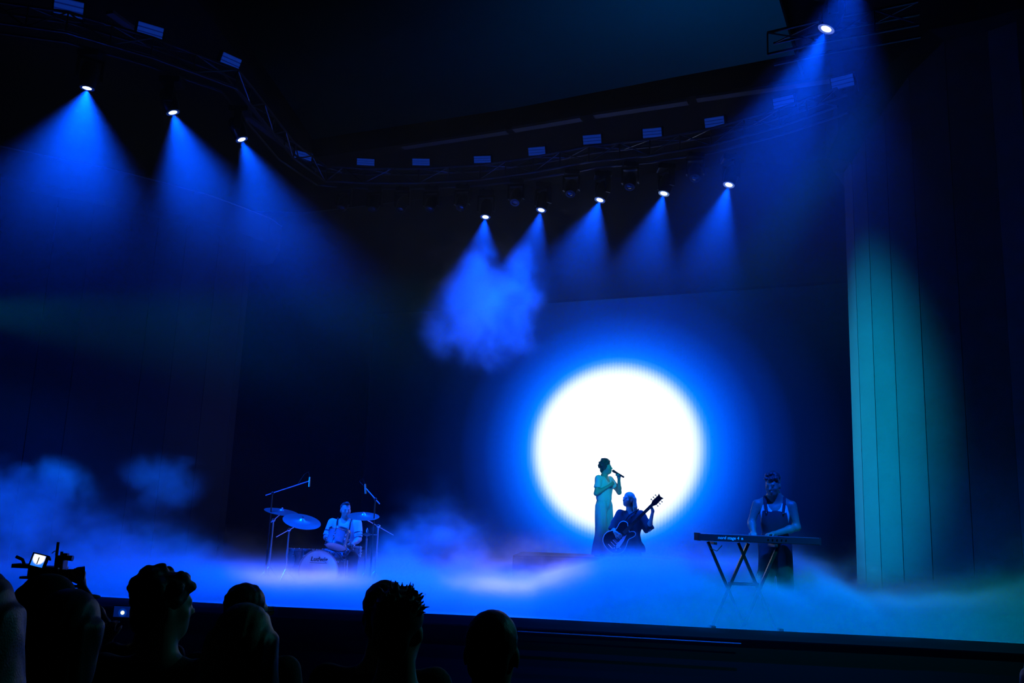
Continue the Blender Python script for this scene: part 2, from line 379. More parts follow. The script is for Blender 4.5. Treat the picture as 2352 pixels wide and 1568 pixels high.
# ------------------------------------------------------------------ volume fog made of grids
def gn_volume(name, lo, hi, res, density_fn, material):
    """a volume grid; density_fn(tree helper) returns the density socket"""
    ng = bpy.data.node_groups.new(name + '_grid', 'GeometryNodeTree')
    ng.interface.new_socket('Geometry', in_out='OUTPUT', socket_type='NodeSocketGeometry')
    out = ng.nodes.new('NodeGroupOutput')
    vc = ng.nodes.new('GeometryNodeVolumeCube')
    vc.inputs['Min'].default_value = lo; vc.inputs['Max'].default_value = hi
    for k_, r_ in zip(('Resolution X', 'Resolution Y', 'Resolution Z'), res): vc.inputs[k_].default_value = r_
    ng.links.new(density_fn(ng), vc.inputs['Density'])
    sm = ng.nodes.new('GeometryNodeSetMaterial'); sm.inputs['Material'].default_value = material
    ng.links.new(vc.outputs[0], sm.inputs['Geometry']); ng.links.new(sm.outputs[0], out.inputs[0])
    v = bpy.data.volumes.new(name)
    o = bpy.data.objects.new(name, v); COL.objects.link(o)
    md = o.modifiers.new('grid', 'NODES'); md.node_group = ng
    return o
class NB:
    def __init__(self, ng):
        self.ng = ng; p = ng.nodes.new('GeometryNodeInputPosition'); s = ng.nodes.new('ShaderNodeSeparateXYZ')
        ng.links.new(p.outputs[0], s.inputs[0]); self.p = p.outputs[0]; self.x, self.y, self.z = s.outputs
    def set(self, sock, v):
        if isinstance(v, (int, float)): sock.default_value = v
        else: self.ng.links.new(v, sock)
    def m(self, op, a, b=0.0, c=None, clamp=False):
        n = self.ng.nodes.new('ShaderNodeMath'); n.operation = op; n.use_clamp = clamp
        self.set(n.inputs[0], a); self.set(n.inputs[1], b)
        if c is not None: self.set(n.inputs[2], c)
        return n.outputs[0]
    def noise(self, scale, detail=4, rough=0.55, off=(0, 0, 0), sc=(1, 1, 1), dist=0.0):
        mp = self.ng.nodes.new('ShaderNodeVectorMath'); mp.operation = 'MULTIPLY_ADD'; self.ng.links.new(self.p, mp.inputs[0])
        mp.inputs[1].default_value = sc; mp.inputs[2].default_value = off
        n = self.ng.nodes.new('ShaderNodeTexNoise'); self.ng.links.new(mp.outputs[0], n.inputs['Vector'])
        n.inputs['Scale'].default_value = scale; n.inputs['Detail'].default_value = detail; n.inputs['Roughness'].default_value = rough; n.inputs['Distortion'].default_value = dist
        return n.outputs[0]
    def curve(self, v, pts):
        """piecewise-linear lookup of v"""
        r = None
        n = self.ng.nodes.new('ShaderNodeFloatCurve'); x0, x1 = pts[0][0], pts[-1][0]
        ys = [p[1] for p in pts]; s = max(ys)
        c = n.mapping.curves[0]
        while len(c.points) < len(pts): c.points.new(0.5, 0.5)
        for q, (x, y) in zip(c.points, pts): q.location = ((x - x0) / (x1 - x0), y / s); q.handle_type = 'VECTOR' if len(pts) < 3 else 'AUTO'
        n.mapping.update()
        t = self.m('DIVIDE', self.m('SUBTRACT', v, x0), x1 - x0, clamp=True)
        self.ng.links.new(t, n.inputs['Value'])
        return self.m('MULTIPLY', n.outputs[0], s)
    def smooth(self, v, a, b):
        n = self.ng.nodes.new('ShaderNodeMapRange'); n.interpolation_type = 'SMOOTHSTEP'
        self.set(n.inputs['Value'], v); self.set(n.inputs['From Min'], a); self.set(n.inputs['From Max'], b)
        return n.outputs[0]
def fog_material(name, dens=1.0, aniso=0.0):
    m = bpy.data.materials.new(name); m.use_nodes = True; t = m.node_tree; t.nodes.clear()
    out = t.nodes.new('ShaderNodeOutputMaterial'); at = t.nodes.new('ShaderNodeAttribute'); at.attribute_name = 'density'
    mu = t.nodes.new('ShaderNodeMath'); mu.operation = 'MULTIPLY'; mu.inputs[1].default_value = dens
    sc_ = t.nodes.new('ShaderNodeVolumeScatter'); sc_.inputs['Color'].default_value = (0.97, 0.97, 0.97, 1); sc_.inputs['Anisotropy'].default_value = aniso
    t.links.new(at.outputs['Fac'], mu.inputs[0]); t.links.new(mu.outputs[0], sc_.inputs['Density']); t.links.new(sc_.outputs[0], out.inputs['Volume'])
    return m
M_fog = fog_material('low_fog', 1.0)
def fog_density(ng):
    b = NB(ng)
    n1 = b.noise(0.55, 5, 0.6, (3.1, 0, 0), (1, 1, 1.3), 0.4)        # big billows
    n2 = b.noise(2.6, 5, 0.65, (0, 7, 0), (1, 1, 1.4), 0.6)           # wisps
    # how high the fog stands across the stage (x runs along the frame)
    top = b.curve(b.x, [(-9.5, 0.70), (-6.6, 0.62), (-5.2, 0.46), (-4.2, 0.38), (-3.3, 0.24), (-2.2, 0.26), (-1.4, 0.60), (-0.2, 0.40), (1.4, 0.42), (2.6, 0.46), (3.6, 0.55), (4.6, 0.42), (5.4, 0.42), (6.4, 0.75), (8.0, 1.0)])
    mod = b.m('MULTIPLY_ADD', b.m('SUBTRACT', n1, 0.5), 2.6, 1.0)
    h = b.m('MULTIPLY', top, b.m('MAXIMUM', mod, 0.25))
    zz = b.m('DIVIDE', b.z, h)
    prof = b.m('POWER', 2.718, b.m('MULTIPLY', b.m('MULTIPLY', zz, zz), -1.0))
    wis = b.m('MULTIPLY', b.smooth(n1, 0.40, 0.60), b.m('MULTIPLY_ADD', b.smooth(n2, 0.42, 0.62), 1.4, 0.12))
    slab = b.m('POWER', 2.718, b.m('MULTIPLY', b.m('POWER', b.m('DIVIDE', b.z, b.m('MULTIPLY_ADD', n2, 0.24, 0.10)), 2.0), -1.0))
    d = b.m('ADD', b.m('MULTIPLY', b.m('MULTIPLY', prof, wis), 1.15), b.m('MULTIPLY', slab, 4.5))
    bank = b.m('MULTIPLY', b.m('MULTIPLY', b.smooth(b.x, 0.2, 2.4), b.m('POWER', 2.718, b.m('MULTIPLY', b.m('POWER', b.m('DIVIDE', b.z, b.m('MULTIPLY', 0.50, b.m('MAXIMUM', mod, 0.55))), 4.0), -1.0))), b.m('MULTIPLY_ADD', n2, 14.0, 5.0))
    # inside the deck edge only
    ey = b.curve(b.x, [(-9.5, edge_y(-9.5)), (-6, edge_y(-6)), (-3, edge_y(-3)), (0, edge_y(0)), (3, edge_y(3)), (5, edge_y(5)), (8, edge_y(8))])
    front = b.smooth(b.m('SUBTRACT', b.y, ey), -0.05, 0.25)
    near = b.m('SUBTRACT', 1.0, b.smooth(b.m('SUBTRACT', b.y, ey), 1.3, 2.4))
    d = b.m('ADD', d, b.m('MULTIPLY', bank, near))
    return b.m('MULTIPLY', d, front)
fog = gn_volume('low_fog', (-9.5, 9.6, 0.01), (8.0, 19.5, 2.2), (220, 124, 36), fog_density, M_fog)
tag(fog, 'low white fog rolling over the stage deck', 'fog', kind='stuff')

# ------------------------------------------------------------------ ring truss with its lamps
TR_PX = [(-190, -10), (158, 40), (345, 96), (530, 165), (660, 330), (740, 388), (840, 394), (967, 394), (1108, 386), (1233, 368), (1360, 343), (1498, 328), (1641, 303), (1800, 258), (1935, 210)]
ZT = 7.66
tr = [P_z(x, y, ZT) for x, y in TR_PX]
def build_truss(name, pts, label, h=0.29, w=0.29, step=0.5, r=0.022):
    root = thing(name, pts[0], label, 'truss')
    base = pts[0]
    # even samples along the path
    smp = []
    for a, b in zip(pts, pts[1:]):
        n = max(1, int(round((b - a).length / step)))
        smp += [a.lerp(b, i / n) for i in range(n)]
    smp.append(pts[-1])
    rows = []
    for i, p in enumerate(smp):
        d = (smp[min(i + 1, len(smp) - 1)] - smp[max(i - 1, 0)]).normalized(); s = Vector((-d.y, d.x, 0)) * (w / 2)
        rows.append([p + s - base, p - s - base, p + s - base + Vector((0, 0, -h)), p - s - base + Vector((0, 0, -h))])
    for k in range(4):
        MB().tube([q[k] for q in rows], r, 6).build('chord', M_truss, root)
    for i in range(len(rows) - 1):
        a, b = rows[i], rows[i + 1]
        m = MB()
        if i % 2 == 0: m.cyl(a[1], b[3], r * 0.55, n=5); m.cyl(a[0], b[1], r * 0.55, n=5)
        else: m.cyl(a[3], b[1], r * 0.55, n=5); m.cyl(a[1], b[0], r * 0.55, n=5)
        m.cyl(a[1], a[3], r * 0.55, n=5)
        m.build('lacing', M_truss, root)
    return root
build_truss('lighting_truss', tr, 'curved aluminium lighting truss hung under the stage roof')
tr2 = [P_z(x, y, 7.25) for x, y in ((1770, 88), (1898, 58), (2010, 38), (2110, 18))]
build_truss('lighting_truss', tr2, 'short lighting truss carrying the highest blue lamp', r=0.02)

M_lens = mat('lamp_lens', (0.8, 0.9, 1), 0.1, emit=(0.62, 0.8, 1.0), estr=14.0)
M_lensdead = mat('lamp_lens_dark', (0.02, 0.03, 0.05), 0.08, spec=0.8)
for m_ in (M_lens,): m_.cycles.emission_sampling = 'NONE'
M_ringglow = mat('lens_ring', (0.35, 0.5, 0.6), 0.35, 0.4)  # pale cyan paints the halo round a lit lens; unlit rings stay black
def make_lamp(loc, aim, label, group, on=True, scale=1.0):
    """moving-head lamp: base, yoke, head, lens ring, lens"""
    root = thing('moving_head_lamp', loc, label, 'stage lamp', group)
    dr = (Vector(aim) - Vector(loc)).normalized(); s = scale
    MB().box((0, 0, 0.315 * s), (0.30 * s, 0.26 * s, 0.09 * s), bev=0.02).build('base', M_blackmetal, root)
    for sg in (-1, 1): MB().cyl((sg * 0.08 * s, 0, 0.36 * s), (sg * 0.08 * s, 0, 0.42 * s), 0.02 * s, n=6).build('hook_clamp', M_blackmetal, root)
    pan = math.atan2(dr.y, dr.x) + math.pi / 2
    yk = MB(); yk.box((0, 0, 0.25 * s), (0.34 * s, 0.10 * s, 0.04 * s))
    for sg in (-1, 1): yk.box((sg * 0.155 * s, 0, 0.11 * s), (0.035 * s, 0.11 * s, 0.30 * s), bev=0.01)
    yk.xform(Matrix.Rotation(pan, 4, 'Z')); yk.build('yoke', M_blackmetal, root)
    q = dr.to_track_quat('Z', 'Y').to_matrix().to_4x4()
    hd = MB().lathe([(0.02 * s, -0.20 * s), (0.09 * s, -0.19 * s), (0.125 * s, -0.10 * s), (0.12 * s, 0.02 * s), (0.105 * s, 0.12 * s), (0.098 * s, 0.15 * s), (0.085 * s, 0.15 * s), (0.08 * s, 0.10 * s)], n=20)
    head = hd.xform(q).build('head', M_blackmetal, root, smooth=40)
    rg = MB().lathe([(0.096 * s, 0.152 * s), (0.096 * s, 0.162 * s), (0.059 * s, 0.160 * s), (0.059 * s, 0.146 * s)], n=20, close=False)
    rg.xform(q).build('lens_ring', M_ringglow if on else M_blackmetal, root, smooth=30)
    ln = MB().lathe([(0.058 * s, 0.150 * s), (0.045 * s, 0.158 * s), (0.025 * s, 0.163 * s), (0.001, 0.165 * s)], n=20)
    ln.xform(q).build('lens', M_lens if on else M_lensdead, root, smooth=60)
    return root
LAMPS = [  # px, py, z, aim (dx, dy on the floor from below the lamp), power, cone
    (200, 202, 6.8, (-0.3, 0.4), 3300, 84, 'nearest wing lamp with the widest blue beam'),
    (397, 258, 6.8, (2.6, 0.6), 3000, 66, 'middle lamp of the three in the wing'),
    (555, 320, 6.8, (3.0, 0.4), 2700, 60, 'farthest of the three wing lamps, nearest the roof corner'),
    (1115, 498, 6.8, (-0.3, -1.4), 2300, 56, 'blue lamp shining down onto the smoke cloud'),
    (1243, 482, 6.8, (-1.2, -1.2), 2100, 50, 'second blue lamp right of the smoke cloud'),
    (1378, 459, 6.8, (-1.9, -1.2), 2600, 62, 'blue lamp above the glowing disc, middle of the back row'),
    (1525, 444, 6.8, (-1.7, -1.0), 2300, 54, 'fourth lamp of the back row, right of the disc'),
    (1674, 424, 6.8, (-1.9, -1.0), 2300, 50, 'rightmost lamp of the back row'),
    (1898, 66, 6.85, (-2.9, 0.6), 3000, 46, 'highest lamp, alone above the teal panel wall'),
    (1965, -90, 6.85, (-0.9, 2.4), 4200, 64, 'lamp just above the frame whose beam falls from the top edge')]
for px, py, z, (dx, dy), pw, cone, lab in LAMPS:
    p = P_z(px, py, z)
    aim = Vector((p.x + dx, p.y + dy, 0.0))
    d = (aim - p).normalized()
    root = make_lamp(p - d * 0.155, aim, lab, 'lit blue stage lamps')
    spot('beam', d * 0.172, d * 3.0, pw * 2.15, BLUE, cone, 1.0, 0.05, root)
dark_px = [(790, 502), (857, 505), (925, 510), (992, 508), (1058, 505), (1185, 490), (1310, 472), (1450, 452), (1600, 432)]
dark_lab = ['leftmost unlit lamp of the row under the roof corner', 'second unlit lamp from the roof corner', 'third unlit lamp from the roof corner', 'fourth unlit lamp from the roof corner',
            'unlit lamp just left of the lamp over the smoke cloud', 'unlit lamp between the first two lit back-row lamps', 'unlit lamp between the second and third lit back-row lamps',
            'unlit lamp between the third and fourth lit back-row lamps', 'unlit lamp beside the rightmost lit back-row lamp']
for (px, py), lab in zip(dark_px, dark_lab):
    p = min((a.lerp(b, i / 20.0) for a, b in zip(tr, tr[1:]) for i in range(20)), key=lambda c: abs(proj(c - Vector((0, 0, 0.8)))[0] - px)); p = Vector((p.x, p.y, 6.99))
    make_lamp(p, p + Vector((-0.25, -0.9, -1.6)), lab, 'unlit stage lamps', on=False, scale=0.9)

# striped strobe panels on the truss
M_strobe = mat('strobe_face', (0.04, 0.05, 0.10), 0.4, emit=(0.008, 0.07, 0.9), estr=0.08)
M_strobe_hi = mat('strobe_tube', (0.06, 0.08, 0.16), 0.35, emit=(0.012, 0.10, 1.0), estr=0.18)
for m_ in (M_strobe, M_strobe_hi): m_.cycles.emission_sampling = 'NONE'
STROBES = [(158, 18, .36, .22), (345, 72, .34, .19), (530, 141, .30, .18), (697, 358, .33, .15), (840, 372, .33, .13), (967, 372, .33, .13), (1108, 366, .32, .13), (1233, 347, .31, .15), (1360, 320, .32, .16), (1498, 305, .32, .16), (1641, 280, .32, .16), (1800, 235, .32, .18), (1935, 188, .32, .18)]
sl = ['first striped light panel at the top left corner of the wing truss', 'second striped light panel along the wing truss', 'third striped light panel, at the edge of the dark roof',
      'striped light panel right at the roof corner', 'first striped light panel along the back truss', 'second striped light panel along the back truss', 'dim tilted striped light panel, third along the back truss',
      'fourth striped light panel along the back truss', 'fifth striped light panel along the back truss', 'sixth striped light panel along the back truss', 'seventh striped light panel along the back truss',
      'striped light panel inside the tall right-hand beam', 'brightest striped light panel, cut by the curved cornice']
for (px, py, w_, h_), lab in zip(STROBES, sl):
    p = P_z(px, py, 7.85)
    fdir = Vector((CAM.x - p.x, CAM.y - p.y, 0)).normalized()
    i = min(range(len(tr)), key=lambda j: (tr[j] - p).length); d = (tr[min(i + 1, len(tr) - 1)] - tr[max(i - 1, 0)]).normalized(); d.z = 0; d.normalize()
    nrm = Vector((-d.y, d.x, 0)); nrm = nrm if nrm.dot(fdir) > 0 else -nrm
    nrm = (nrm * 0.55 + fdir * 0.45).normalized()
    ax = Vector((nrm.y, -nrm.x, 0)) * -1
    tilt = Matrix((ax, -nrm, Vector((0, 0, 1)))).transposed() @ Matrix.Rotation(math.radians(28), 3, 'X')
    root = thing('strobe_panel', p, lab, 'light panel', 'striped light panels on the truss')
    root.rotation_euler = tilt.to_euler()
    MB().box((0, 0.05, 0), (w_ + 0.03, 0.08, h_ + 0.03), bev=0.01).build('housing', M_blackmetal, root)
    for kk in range(3):
        MB().box((0, 0.0, (kk - 1) * h_ / 3), (w_, 0.03, h_ / 3 * 0.72)).build('light_bar', M_strobe_hi, root)
    MB().box((0, 0.008, 0), (w_, 0.016, h_)).build('reflector', M_strobe, root)
    
    for sg in (-1, 1): MB().box((sg * (w_ / 2 + 0.025), 0.06, -0.05), (0.015, 0.03, h_ + 0.1)).build('bracket', M_blackmetal, root)

# smoke cloud hanging in the beams of two back-row lamps
def cloud_density(c, r, seed, amp, ns=0.9):
    def fn(ng):
        b = NB(ng)
        sx = b.m('DIVIDE', b.m('SUBTRACT', b.x, c.x), r[0]); sy = b.m('DIVIDE', b.m('SUBTRACT', b.y, c.y), r[1]); sz = b.m('DIVIDE', b.m('SUBTRACT', b.z, c.z), r[2])
        d2 = b.m('ADD', b.m('ADD', b.m('MULTIPLY', sx, sx), b.m('MULTIPLY', sy, sy)), b.m('MULTIPLY', sz, sz))
        dist = b.m('SQRT', d2)
        n1 = b.noise(ns, 5, 0.65, seed, (1, 1, 1), 0.5)
        v = b.m('ADD', b.m('SUBTRACT', 1.0, dist), b.m('MULTIPLY', b.m('SUBTRACT', n1, 0.5), 2.8))
        return b.m('MULTIPLY', b.m('MULTIPLY', b.smooth(v, 0.05, 0.85), b.smooth(b.m('SUBTRACT', 1.0, dist), 0.0, 0.25)), amp)
    return fn
cc = P_y(1105, 690, 15.6)
sm_ = gn_volume('smoke_cloud', tuple(cc - Vector((1.5, 1.1, 1.6))), tuple(cc + Vector((1.5, 1.1, 1.6))), (60, 44, 64), cloud_density(cc, (1.4, 1.0, 1.5), (2.0, 5.0, 1.0), 0.50, 1.25), M_fog)
tag(sm_, 'drifting smoke cloud lit blue under the back-row lamps', 'smoke', kind='stuff')

for (px, py, Y_, r_, amp, sd, lab) in ((50, 1170, 12.6, (1.25, 0.8, 0.85), 0.42, (4.0, 1.0, 2.0), 'billow of smoke rising at the wing behind the film camera'), (368, 1112, 13.6, (0.85, 0.5, 0.55), 0.20, (7.0, 3.0, 5.0), 'small wisp of smoke drifting before the dim panel wall'),
                                   (1010, 1225, 14.6, (0.75, 0.5, 0.42), 0.65, (1.0, 9.0, 3.0), 'ragged smoke between the drum kit and the platform')):
    c_ = P_y(px, py, Y_); e_ = Vector(r_) * 1.05
    v_ = gn_volume('smoke_cloud', tuple(c_ - e_), tuple(c_ + e_), tuple(int(max(12, 2 * q / 0.055)) for q in e_), cloud_density(c_, r_, sd, amp, 2.3), M_fog)
    tag(v_, lab, 'smoke', kind='stuff')

# thin haze in the air over the stage: thickest up among the lamps
def haze_density(ng):
    b = NB(ng)
    n1 = b.noise(0.32, 4, 0.6, (1.0, 2.0, 8.0), (1, 1, 1.2), 0.5)
    prof = b.curve(b.z, [(0.0, 0.03), (2.0, 0.03), (3.2, 0.06), (4.4, 0.24), (5.6, 0.80), (6.6, 1.0), (7.6, 0.75), (8.6, 0.2)])
    e1 = b.smooth(b.y, 8.0, 10.0); e2 = b.smooth(b.m('SUBTRACT', 9.0, b.m('ABSOLUTE', b.x)), 0.0, 1.5)
    return b.m('MULTIPLY', b.m('MULTIPLY', b.m('MULTIPLY', prof, b.m('MULTIPLY_ADD', b.smooth(n1, 0.32, 0.68), 1.0, 0.5)), b.m('MULTIPLY', e1, e2)), 0.028)
haze = gn_volume('stage_haze', (-9.0, 8.0, 0.0), (9.0, 18.6, 8.6), (45, 28, 26), haze_density, M_fog)
tag(haze, 'thin haze in the air that shows the lamp beams', 'haze', kind='stuff')

# ------------------------------------------------------------------ organic surfaces (blended distance field -> one continuous mesh)
class Field:
    def __init__(self): self.pr = []
    def cap(self, a, b, ra, rb=None, k=0.03, op='u', flat=None):
        a = np.array(a, float); b = np.array(b, float); rb = ra if rb is None else rb; R = max(ra, rb)
        self.pr.append(('cap', (a, b, ra, rb), np.minimum(a, b) - R, np.maximum(a, b) + R, k, op)); return self
    def ell(self, c, r, k=0.03, op='u', rot=None):
        c = np.array(c, float); r = np.array(r, float); R = r.max() if rot is not None else r
        Rm = None if rot is None else np.array(rot, float)
        self.pr.append(('ell', (c, r, Rm), c - R, c + R, k, op)); return self
    def chain(self, pts, rs, k=0.03):
        for i in range(len(pts) - 1): self.cap(pts[i], pts[i + 1], rs[i], rs[i + 1], k)
        return self
    def cutz(self, z, keep_above=True): self.pr.append(('cz', (z, keep_above), None, None, 0, 'i')); return self
    def cutp(self, p, n): self.pr.append(('cp', (np.array(p, float), np.array(n, float)), None, None, 0, 'i')); return self
    def hollow(self, t): self.pr.append(('ho', (t,), None, None, 0, 'h')); return self
    def mesh(self, h, wob=None, pad=None):
        los = np.array([p[2] for p in self.pr if p[2] is not None and p[5] == 'u']); his = np.array([p[3] for p in self.pr if p[3] is not None and p[5] == 'u'])
        lo = los.min(0) - 3 * h; hi = his.max(0) + 3 * h
        n = np.ceil((hi - lo) / h).astype(int) + 1
        ax = [lo[i] + h * np.arange(n[i]) for i in range(3)]
        D = np.full(n, 1.0, np.float32)
        for kind, a, l, u, k, op in self.pr:
            if l is None: sl = (slice(None),) * 3
            else:
                m = max(k, 0) + 3 * h
                i0 = np.clip(np.floor((l - m - lo) / h).astype(int), 0, n - 1); i1 = np.clip(np.ceil((u + m - lo) / h).astype(int) + 1, 1, n)
                if (i1 <= i0).any(): continue
                sl = tuple(slice(i0[i], i1[i]) for i in range(3))
            X = ax[0][sl[0]][:, None, None].astype(np.float32); Y = ax[1][sl[1]][None, :, None].astype(np.float32); Z = ax[2][sl[2]][None, None, :].astype(np.float32)
            S = D[sl]
            if kind == 'cap':
                p, q, ra, rb = a; ba = q - p; L2 = max(float(ba @ ba), 1e-9)
                t = np.clip(((X - p[0]) * ba[0] + (Y - p[1]) * ba[1] + (Z - p[2]) * ba[2]) / L2, 0, 1)
                d = np.sqrt((X - p[0] - t * ba[0]) ** 2 + (Y - p[1] - t * ba[1]) ** 2 + (Z - p[2] - t * ba[2]) ** 2) - (ra + (rb - ra) * t)
            elif kind == 'ell':
                c, r, Rm = a; x, y, z = X - c[0], Y - c[1], Z - c[2]
                if Rm is not None:
                    x, y, z = (Rm[0, 0] * x + Rm[1, 0] * y + Rm[2, 0] * z), (Rm[0, 1] * x + Rm[1, 1] * y + Rm[2, 1] * z), (Rm[0, 2] * x + Rm[1, 2] * y + Rm[2, 2] * z)
                k0 = np.sqrt((x / r[0]) ** 2 + (y / r[1]) ** 2 + (z / r[2]) ** 2); k1 = np.sqrt((x / r[0] ** 2) ** 2 + (y / r[1] ** 2) ** 2 + (z / r[2] ** 2) ** 2)
                d = k0 * (k0 - 1) / np.maximum(k1, 1e-6)
            elif kind == 'cz': d = (a[0] - Z) if a[1] else (Z - a[0]); d = np.broadcast_to(d, S.shape)
            elif kind == 'cp': d = -((X - a[0][0]) * a[1][0] + (Y - a[0][1]) * a[1][1] + (Z - a[0][2]) * a[1][2])
            elif kind == 'ho': D[sl] = np.maximum(S, -(S + a[0])); continue
            if op == 'u':
                if k > 0: hh = np.maximum(k - np.abs(S - d), 0) / k; D[sl] = np.minimum(S, d) - hh * hh * k * 0.25
                else: D[sl] = np.minimum(S, d)
            elif op == 's':
                if k > 0: hh = np.maximum(k - np.abs(S + d), 0) / k; D[sl] = np.maximum(S, -d) + hh * hh * k * 0.25
                else: D[sl] = np.maximum(S, -d)
            else: D[sl] = np.maximum(S, d)
        # surface nets
        s = D < 0
        c = s[:-1, :-1, :-1].astype(np.int8)
        cnt = np.zeros_like(c)
        for i in (0, 1):
            for j in (0, 1):
                for k2 in (0, 1):
                    cnt += s[i:n[0] - 1 + i, j:n[1] - 1 + j, k2:n[2] - 1 + k2]
        act = np.argwhere((cnt > 0) & (cnt < 8))
        idx = np.full(cnt.shape, -1, np.int64); idx[act[:, 0], act[:, 1], act[:, 2]] = np.arange(len(act))
        acc = np.zeros((len(act), 3)); w = np.zeros(len(act))
        for axis in range(3):
            o1, o2 = [q for q in range(3) if q != axis]
            for i in (0, 1):
                for j in (0, 1):
                    a_ = act.copy(); a_[:, o1] += i; a_[:, o2] += j; b_ = a_.copy(); b_[:, axis] += 1
                    da = D[a_[:, 0], a_[:, 1], a_[:, 2]]; db = D[b_[:, 0], b_[:, 1], b_[:, 2]]
                    m = (da < 0) != (db < 0)
                    t = np.where(m, da / np.where(m, da - db, 1), 0)
                    p = a_.astype(float); p[:, axis] += t
                    acc[m] += p[m]; w[m] += 1
        V = lo + h * acc / w[:, None]
        F = []
        for axis in range(3):
            o1, o2 = [q for q in range(3) if q != axis]
            sa = [slice(None)] * 3; sb = [slice(None)] * 3; sa[axis] = slice(0, -1); sb[axis] = slice(1, None)
            e = np.argwhere(s[tuple(sa)] != s[tuple(sb)])
            e = e[(e[:, o1] > 0) & (e[:, o2] > 0) & (e[:, o1] < n[o1] - 1) & (e[:, o2] < n[o2] - 1)]
            q = []
            for i, j in ((0, 0), (1, 0), (1, 1), (0, 1)):
                a_ = e.copy(); a_[:, o1] -= i; a_[:, o2] -= j; q.append(idx[a_[:, 0], a_[:, 1], a_[:, 2]])
            q = np.stack(q, 1); ins = s[e[:, 0], e[:, 1], e[:, 2]]
            flip = ins if axis != 1 else ~ins
            q[flip] = q[flip][:, ::-1]
            F.append(q)
        F = np.concatenate(F)
        F = F[(F >= 0).all(1)][:, ::-1]
        if wob is not None: V = V + wob(V)
        return V, F
def field_obj(name, VF, m, parent=None, smooth_iter=1):
    V, F = VF
    me = bpy.data.meshes.new(name); me.from_pydata(V.tolist(), [], F.tolist()); me.materials.append(m)
    bm = bmesh.new(); bm.from_mesh(me)
    for _ in range(smooth_iter): bmesh.ops.smooth_vert(bm, verts=bm.verts, factor=0.5, use_axis_x=True, use_axis_y=True, use_axis_z=True)
    bmesh.ops.recalc_face_normals(bm, faces=bm.faces); bm.to_mesh(me); bm.free()
    me.polygons.foreach_set('use_smooth', [True] * len(me.polygons))
    o = bpy.data.objects.new(name, me); COL.objects.link(o)
    if parent is not None: o.parent = parent
    return o
def npv(*a): return np.array(a, float)
def rotz(a): c, s = math.cos(a), math.sin(a); return np.array([[c, -s, 0], [s, c, 0], [0, 0, 1]])
def rotx(a): c, s = math.cos(a), math.sin(a); return np.array([[1, 0, 0], [0, c, -s], [0, s, c]])
def roty(a): c, s = math.cos(a), math.sin(a); return np.array([[c, 0, s], [0, 1, 0], [-s, 0, c]])

def add_head(f, c, R, s=1.0, jaw=1.0):
    """head in its own frame, facing -Y; c = head centre, R = rotation"""
    P = lambda x, y, z: c + R @ npv(x * s, y * s, z * s)
    E = lambda x, y, z, rx, ry, rz, k=0.02, op='u': f.ell(P(x, y, z), npv(rx, ry, rz) * s, k * s, op, R)
    E(0, 0.012, 0.035, 0.074, 0.094, 0.086, 0.03)                 # skull
    E(0, -0.035, -0.035, 0.058 * jaw, 0.058, 0.075, 0.04)         # face
    E(0, -0.055, -0.088, 0.034 * jaw, 0.032, 0.026, 0.03)         # chin
    for g in (-1, 1):
        E(g * 0.040, -0.055, -0.02, 0.022, 0.026, 0.02, 0.02)     # cheek
        E(g * 0.029, -0.096, 0.010, 0.016, 0.013, 0.012, 0.008, 's')
        E(g * 0.029, -0.083, 0.010, 0.013, 0.012, 0.010, 0.003)   # eye
        E(g * 0.030, -0.083, 0.030, 0.022, 0.012, 0.007, 0.012)   # brow
        E(g * 0.076, 0.012, -0.008, 0.010, 0.022, 0.032, 0.008)   # ear
    f.cap(P(0, -0.086, 0.018), P(0, -0.108, -0.022), 0.008 * s, 0.013 * s, 0.014 * s)      # nose
    E(0, -0.092, -0.052, 0.024, 0.012, 0.007, 0.008); E(0, -0.088, -0.066, 0.021, 0.012, 0.008, 0.008)    # lips
    E(0, -0.104, -0.059, 0.020, 0.008, 0.0022, 0.002, 's')
def add_hand(f, w, d, n, side, curl=(0.5, 0.5, 0.4), spread=0.08, s=1.0, thumb=(0.5, 0.5), k=0.008):
    """w wrist, d finger direction, n palm-facing normal, side=+1/-1: thumb on +/- (d x n)"""
    d = d / np.linalg.norm(d); n = n - d * (n @ d); n = n / np.linalg.norm(n); t = np.cross(d, n) * side
    f.cap(w, w + d * 0.03 * s, 0.026 * s, 0.028 * s, 0.02)
    for q, r in ((-0.026, 0.0135), (-0.009, 0.0145), (0.009, 0.0145), (0.026, 0.014)):
        f.cap(w + d * 0.02 * s + t * q * 0.7 * s, w + d * 0.085 * s + t * q * s, r * s * 1.05, r * s * 0.95, 0.014)
    for i, (q, L) in enumerate(((0.030, 0.072), (0.010, 0.080), (-0.010, 0.074), (-0.029, 0.058))):
        p = w + d * 0.088 * s + t * q * s; a = 0.0; dd = d + t * q * spread * 10
        dd = dd / np.linalg.norm(dd)
        for j, (fr, r0, r1) in enumerate(((0.45, 0.0098, 0.009), (0.30, 0.009, 0.0082), (0.25, 0.0082, 0.0068))):
            a += curl[j] * (1 + 0.08 * i); v = dd * math.cos(a) + n * math.sin(a)
            p2 = p + v * L * fr * s; f.cap(p, p2, r0 * s, r1 * s, k); p = p2
    p = w + d * 0.025 * s + t * 0.026 * s; dirs = d * 0.75 + t * 0.55 + n * 0.25; dirs /= np.linalg.norm(dirs)
    for j, (L, r0, r1) in enumerate(((0.045, 0.0145, 0.0115), (0.034, 0.0115, 0.010), (0.027, 0.010, 0.0078))):
        p2 = p + dirs * L * s; f.cap(p, p2, r0 * s, r1 * s, k if j else 0.014); p = p2
        dirs = dirs + n * thumb[0] - t * thumb[1]; dirs /= np.linalg.norm(dirs)
